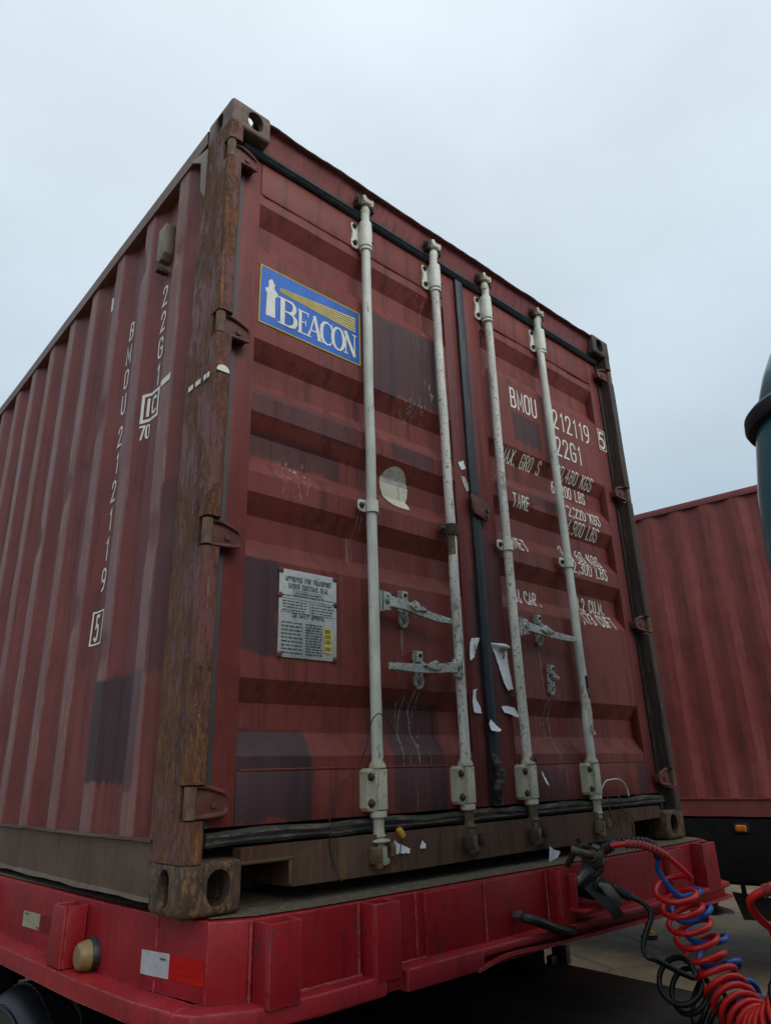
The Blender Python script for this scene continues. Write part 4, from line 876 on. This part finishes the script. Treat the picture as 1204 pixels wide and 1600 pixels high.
mk('pipe_elbow', [(b, 'dark_rust')], trl, loc=(.035, -.01, -.004))
b = B(); lathe(b, [(.030, -.095), (.033, -.13), (.036, -.16), (.036, -.205), (.033, -.208)], (1.40, 0, -.070), 1, 20)
l = prism(B(), [(1.372, -.046), (1.432, -.060), (1.500, -.118), (1.488, -.130), (1.40, -.090), (1.370, -.060)], 1, -.222, -.212, .003)
mk('power_socket', [(b, 'rubber'), (l, 'alloy')], trl)
b = grid(B(), lin(0, 1, 6), lin(0, 1, 10), lambda u, v: Vector((1.318 + .052 * u + .105 * v, -.195 - .035 * v - .012 * math.sin(v * 3), -.062 + .016 * u - .118 * v + .012 * v * v)))
bmesh.ops.solidify(b, geom=b.faces[:], thickness=.007); mk('rubber_flap', [(b, 'rubber')], trl)
b = tube(B(), spline([(1.075, -.10, -.118), (1.09, -.145, -.124), (1.13, -.165, -.14), (1.20, -.165, -.165), (1.27, -.155, -.18), (1.33, -.13, -.19)], 6), [.012] * 3 + [.0145] * 28, 10)
c = lathe(B(), [(.017, .0), (.017, -.02), (.014, -.03)], (1.075, -.098, -.118), 1, 6)
mk('air_pipe', [(b, 'hose_black'), (c, 'steel')], trl)
b = B(); lathe(b, [(.020, 0), (.021, .012), (.012, .018), (.011, .045), (.016, .05)], (1.80, -.12, -.272), 2, 14); c = lathe(B(), [(.028, -.004), (.030, .0), (.030, .006)], (1.80, -.12, -.282), 2, 14)
mk('release_knob', [(b, 'seal'), (c, 'rubber')], trl)
b = lathe(B(), [(.030, -.215), (.034, -.245), (.030, -.262), (.040, -.266), (.085, -.280), (.088, -.286), (.02, -.292)], (2.43, -.06, 0), 2, 20); mk('rubber_stop', [(b, 'rubber')], trl)
for x in (.62, 1.78): mk('main_beam', [(box(B(), x, x + .14, .45, 6.4, -.62, -.20, .008), 'black')], trl)
mk('coupler_plate', [(box(B(), .45, 2.0, -.02, 1.5, -.225, -.201, .005), 'black')], trl)

# ------------------------------------------------------------------ tractor unit
tr_ = root('tractor_unit', 'dark green tractor unit coupled to the red trailer, mostly outside the frame', 'truck', (0, 0, 0))
b = prism(B(), [(.72, -1.60), (2.02, -1.60), (2.10, .54), (1.80, .60), (1.78, 1.75), (.72, 1.75)], 2, -.53, -.50, .004); mk('catwalk', [(b, 'chassis')], tr_)
b = box(B(), 2.085, 2.115, .46, .54, -.50, -.43, .004); box(b, 2.03, 2.09, .50, .53, -.50, -.465, .003); mk('lamp_bracket', [(b, 'steel')], tr_)
b = B()
for x in (.80, 1.58): box(b, x, x + .09, -3.2, 2.1, -.80, -.531, .008)
mk('chassis_rail', [(b, 'black')], tr_)
b = B(); lathe(b, [(.48, -.30), (.50, -.27), (.50, -.245), (.46, -.232)], (1.22, .95, 0), 2, 40); box(b, .85, 1.6, .6, 1.3, -.499, -.30, .02); mk('fifth_wheel', [(b, 'black')], tr_)
b = box(B(), .10, .70, -.70, .42, -1.02, -.52, .08, 4); mk('fuel_tank', [(b, 'black')], tr_)
def wheel(loc, w=.28, flip=False, par=None):
    R0 = .50; T = B(); s = -1 if not flip else 1
    lathe(T, [(.30, s * -.0 + 0), (.315, s * .012), (.345, s * .028), (.36, s * .030), (.363, s * .034), (.385, s * .037), (.43, s * .036), (.448, s * .031), (.452, s * .034), (.478, s * .018), (.494, s * -.008), (R0, s * -.03), (R0, s * -(w - .03)), (.485, s * -w), (.30, s * -w)], (0, 0, 0), 0, 64)
    for k in range(0): pass
    rim = B(); lathe(rim, [(.302, s * .004), (.296, s * .016), (.284, s * .012), (.276, s * -.05), (.262, s * -.10), (.12, s * -.10), (.115, s * -.02), (.05, s * -.01)], (0, 0, 0), 0, 48)
    for k in range(10):
        a = 2 * math.pi * k / 10; lathe(rim, [(.016, s * -.10), (.016, s * -.06), (.010, s * -.05)], (0, .17 * math.cos(a), .17 * math.sin(a)), 0, 8)
    for rq in (.438, .372): tube(T, [(s * (.037 if rq > .4 else .036), rq * math.cos(t), rq * math.sin(t)) for t in lin(0, 2 * math.pi, 64)], .007, 6, cap=False)
    tr = B()
    for k in range(72):
        a = 2 * math.pi * k / 72; mt = Matrix.Rotation(a, 4, 'X'); box(tr, -s * .035, -s * (w - .035), -.016, .016, R0 - .002, R0 + .006, 0, mat=mt)
    return mk('wheel', [(T, 'tyre'), (rim, 'steel'), (tr, 'tyre')], par, loc=loc)
w0 = wheel((.105, 1.38, GZ + .507), par=tr_); inst(w0, (.105, 2.66, GZ + .507), tr_); inst(w0, (2.335, 2.66, GZ + .507), tr_, rot=(0, 0, math.pi)); mk('mudguard', [(prism(B(), [(.75, -.62), (.88, -.36), (1.1, -.29), (2.95, -.29), (3.2, -.40), (3.28, -.75), (3.26, -.75), (3.18, -.41), (2.94, -.305), (1.1, -.305), (.89, -.375), (.765, -.62)], 0, .14, .72), 'black')], tr_); inst(w0, (2.335, 1.38, GZ + .507), tr_, rot=(0, 0, math.pi)); inst(w0, (.12, -2.9, GZ + .507), tr_); inst(w0, (2.32, -2.9, GZ + .507), tr_, rot=(0, 0, math.pi))
b = prism(B(), [(-1.62, -.45), (-1.62, 2.30), (-1.85, 2.66), (-2.7, 2.60), (-3.3, 2.0), (-3.62, 1.5), (-3.66, .55), (-3.72, -.2), (-3.72, -.75), (-2.4, -.75), (-2.4, -.45)], 0, -.02, 2.46, .05)  # cab body out of view, roof raised to shade the lower door
g_ = B(); box(g_, -.0235, -.02, -3.42, -2.5, .75, 1.55, .001); box(g_, .9, 1.55, -1.6165, -1.6135, 1.0, 1.5, .001)
mk('cab', [(b, 'teal'), (g_, 'glass')], tr_)
AX = (1.0, -1.30, 0)
b = lathe(B(), [(.10, -.5), (.13, .0), (.17, .35), (.213, .60), (.225, .74), (.224, .80), (.215, .92), (.195, 1.05), (.186, 1.092)], AX, 2, 64)
d = lathe(B(), [(.174, 1.135), (.170, 1.16), (.161, 1.19), (.145, 1.235), (.119, 1.29), (.085, 1.335), (.045, 1.365), (.012, 1.375)], AX, 2, 64)
c = lathe(B(), [(.188, 1.082), (.205, 1.088), (.2105, 1.10), (.2085, 1.122), (.198, 1.134), (.175, 1.138)], AX, 2, 64)
mk('air_intake', [(b, 'teal'), (c, 'teal_dark'), (d, 'teal')], tr_)
b = box(B(), 1.00, 1.12, -1.02, -.96, .0, .09, .008); box(b, 1.03, 1.09, -1.62, -1.02, .03, .06, .004); mk('hose_bracket', [(b, 'steel')], tr_)

# ------------------------------------------------------------------ coiled hoses
def coil_pts(axis, lead_in, lead_out, rad, turns, r, name, mats, label, ph=0., relief=None, squash=1., rad2=None, jig=.0):
    A = spline(axis, 40); L = [0.]
    for a, c in zip(A, A[1:]): L.append(L[-1] + (c - a).length)
    fr = []; up = Vector((0, 0, 1))
    for i, p_ in enumerate(A):
        t = (A[min(i + 1, len(A) - 1)] - A[max(i - 1, 0)]).normalized(); fr.append(t)
    N = fr[0].cross(Vector((.68, .73, 0))).normalized(); pts = []; n = int(turns * 26); j = 0; Ns = []
    for t in fr:
        N = (N - t * N.dot(t)).normalized(); Ns.append(N.copy())
    for k in range(n + 1):
        s = L[-1] * k / n
        while j < len(L) - 2 and L[j + 1] < s: j += 1
        f = (s - L[j]) / max(1e-9, L[j + 1] - L[j]); c = A[j].lerp(A[j + 1], f); nn = Ns[j]; bb = fr[j].cross(nn)
        th = ph + 2 * math.pi * turns * (k / n) + jig * fb(k * .02, 3, 1); rr_ = rad + ((rad2 or rad) - rad) * k / n; rr_ *= 1 + .06 * fb(k * .035, rad * 90, 2)
        pts.append(c + (nn * math.cos(th) - bb * math.sin(th) * squash) * rr_)
    return pts
def coil(axis, lead_in, lead_out, rad, turns, r, name, mats, label, ph=0., relief=None, squash=1., rad2=None, jig=.0):
    li = [Vector(q) for q in lead_in]; best = None
    for k in range(36):
        pts = coil_pts(axis, li, lead_out, rad, turns, r, name, mats, label, k * math.pi / 18, None, squash, rad2, jig)
        for st in (3, 8, 13, 18, 24, 30):
            g = pts[st] - li[-1]; gd = g.normalized(); ld = (li[-1] - li[-2]).normalized(); td = (pts[st + 1] - pts[st]).normalized()
            cst = g.length / .09 + 3.2 * (1 - gd.dot(ld)) + 3.2 * (1 - gd.dot(td)) + (2 if g.length < .025 else 0)
            if best is None or cst < best[0]: best = (cst, pts, st)
    _, pts, st = best
    P = li + pts[st:-6:3] + [Vector(q) for q in lead_out]
    sp = spline(P, 3); b = tube(B(), sp, r, 10)
    parts = [(b, mats)]
    if relief:
        for seg, mt, rr2 in relief:
            sp2 = spline(seg, 14); parts.append((tube(B(), sp2, [rr2 * (1 + .10 * math.copysign(1, math.sin(i * 1.57))) for i in range(len(sp2))], 10), mt))
    return tag(mk(name, parts, angle=50), label, 'hose' if 'cable' not in name else 'cable', 'coiled lines between tractor and trailer')
RED_AX = [(1.652, -0.322, -0.065), (1.674, -0.324, -0.129), (1.697, -0.335, -0.192), (1.722, -0.349, -0.266), (1.73, -0.375, -0.33), (1.716, -0.42, -0.388), (1.661, -0.493, -0.429), (1.587, -0.578, -0.442), (1.493, -0.675, -0.393), (1.415, -0.794, -0.273), (1.325, -0.851, -0.169), (1.248, -0.876, -0.095)]
RED_IN = [(1.489, -0.162, 0.028), (1.503, -0.199, 0.049), (1.526, -0.238, 0.055), (1.556, -0.278, 0.052), (1.58, -0.308, 0.04), (1.621, -0.333, 0.014)]
RED_OUT = [(1.124, -0.847, -0.072), (1.096, -0.844, -0.056), (1.062, -0.841, -0.03), (1.037, -0.846, -0.004), (1.032, -0.863, 0.012), (1.034, -0.885, 0.023), (1.036, -0.904, 0.03), (1.047, -0.933, 0.038), (1.059, -0.97, 0.042)]
BLUE_AX = [(1.726, -0.308, -0.082), (1.749, -0.311, -0.147), (1.786, -0.333, -0.212), (1.811, -0.347, -0.287), (1.82, -0.373, -0.353), (1.807, -0.417, -0.412), (1.751, -0.49, -0.454), (1.677, -0.574, -0.468), (1.582, -0.671, -0.419), (1.503, -0.79, -0.296), (1.412, -0.847, -0.189), (1.334, -0.872, -0.113)]
BLUE_IN = [(1.50, -.15, .022), (1.573, -0.129, 0.04), (1.585, -0.175, 0.053), (1.597, -0.232, 0.059), (1.614, -0.275, 0.055), (1.627, -0.292, 0.037), (1.633, -0.294, 0.003), (1.64, -0.282, -0.035)]
BLK_IN = [(1.44, -.17, -.07), (1.497, -0.166, -0.080), (1.51, -0.19, -0.09), (1.529, -0.232, -0.107), (1.549, -0.268, -0.129), (1.553, -0.284, -0.159), (1.521, -0.279, -0.2), (1.502, -0.269, -0.242), (1.499, -0.281, -0.271), (1.513, -0.300, -0.278)]
BLK_AX = [(1.614, -0.295, -0.336), (1.686, -0.301, -0.397), (1.725, -0.331, -0.437), (1.728, -0.38, -0.46), (1.701, -0.444, -0.483), (1.643, -0.531, -0.492), (1.546, -0.648, -0.428), (1.432, -0.765, -0.276), (1.316, -0.843, -0.141)]
coil(RED_AX, RED_IN, RED_OUT, .064, 23, .0094, 'air_hose', 'hose_red', 'bright red coiled air hose sagging between trailer nose and tractor', 2.2, [(RED_IN[2:6], 'relief', .0135), (RED_OUT[5:8], 'relief', .0130), ([(1.42, -.185, .015), (1.45, -.178, .022), (1.489, -.162, .028), (1.503, -.199, .049)], 'dark_rust', .0165)], rad2=.074)
coil(BLUE_AX, BLUE_IN, [(1.20, -.85, -.06), (1.15, -.90, .0), (1.08, -.98, .06)], .060, 14, .0092, 'air_hose', 'hose_blue', 'blue coiled air hose hanging just behind the red one', .4, [(BLUE_IN[2:7], 'rubber', .0140)])
coil(BLK_AX, BLK_IN, [(1.15, -.90, -.03), (1.10, -.98, .02)], .066, 17, .0088, 'power_cable', 'hose_black', 'black coiled electric cable looping lowest of the three lines', 2.0, [(BLK_IN[0:4], 'rubber', .0165)], rad2=.070)

# ------------------------------------------------------------------ second container and its trailer
A2 = R_(-172.18)
c2 = root('shipping_container', 'plain maroon container standing behind on the dark trailer at right', 'shipping container', (5.7013, 1.6093, -.1423), rz=A2)
Y0, Y1 = -8.6, 3.6
P2 = .2785
def s2(y):
    d = (y - .02) % P2
    if d < .072: return -.004
    if d < .140: return -.004 - .028 * (d - .072) / .068
    if d < .210: return -.032
    return -.032 + .028 * (d - .210) / (P2 - .210)
yy = [Y0 + .2]
k = math.ceil((Y0 + .2 - .02) / P2)
while .02 + (k + 1) * P2 < Y1 - .2:
    yy += [.02 + k * P2 + q for q in (0, .036, .0721, .106, .1401, .175, .2101, .244)]; k += 1
b = grid(B(), yy, lin(.158, 2.832, 24), lambda y, z: Vector((s2(y) + .003 * fb(y * 2, z * 1.5, 1) + .0012 * fb(y * 9, z * 5, 1), y, z))); mk('side_wall', [(b, 'second')], c2, angle=22)
b = box(B(), -.06, .004, Y0 + .15, Y1 - .15, 2.83, 2.893, .003); mk('top_side_rail', [(b, 'second_rail')], c2)
b = grid(B(), lin(Y0 + .15, Y1 - .15, 120), [0, 1, 2, 3, 4, 5], lambda y, k: Vector(((-.05, .006, .006, -.006, -.008, -.05)[k], y, (.166, .164, .152, .148, .014, .012)[k] + .003 * fb(y * 5, k, 1)))); mk('bottom_side_rail', [(b, 'second_rail')], c2, angle=25)
b = box(B(), -2.40, -.04, Y0 + .02, Y1 - .02, .10, 2.88, .004); mk('container_shell', [(b, 'second')], c2)
for yv in (Y0, Y1 - .17):
    for xv in (-.16, -2.43): mk('corner_post', [(box(B(), xv, xv + .165, yv, yv + .17, .0, 2.896, .01), 'second_rail')], c2)
t2 = root('container_trailer', 'black container trailer with amber side lamp carrying the container behind', 'trailer', (5.7013, 1.6093, -.1423), rz=A2)
mk('side_beam', [(box(B(), -.16, -.012, Y0, Y1, -.50, -.004, .01), 'black')], t2)
mk('main_beam', [(box(B(), -1.75, -.75, Y0, Y1, -.62, -.02, .01), 'black')], t2)
b = box(B(), -.0115, -.004, .345, .475, -.115, -.035, .006); l = box(B(), -.0035, .016, .365, .455, -.105, -.050, .012, 3); mk('marker_lamp', [(b, 'rubber'), (l, 'amber')], t2)
for yv in (-7.2, -5.9, -4.6):
    for xv, rot in ((-.10, math.pi), (-2.34, 0)):
        o = wheel((xv, yv, GZ + .1423 + .507), par=t2, flip=False); o.rotation_euler = (0, 0, rot)
b = prism(B(), [(.18, -.60), (.52, -.63), (.47, -.80), (.24, -.81)], 0, -.215, -.20, .004); box(b, -.213, -.203, .26, .30, -.62, -.50); box(b, -.213, -.203, .42, .46, -.62, -.50); mk('mudflap', [(b, 'rubber')], t2)
for xv in (-.55, -1.95):
    b = box(B(), xv - .07, xv + .07, 2.15, 2.29, GZ + .1423 + .05, -.30, .01); box(b, xv - .16, xv + .16, 2.06, 2.38, GZ + .1423, GZ + .1423 + .035, .01); lathe(b, [(.13, .04), (.12, .10), (.06, .12)], (xv, 2.22, GZ + .1423), 2, 16); mk('landing_leg', [(b, 'black')], t2)
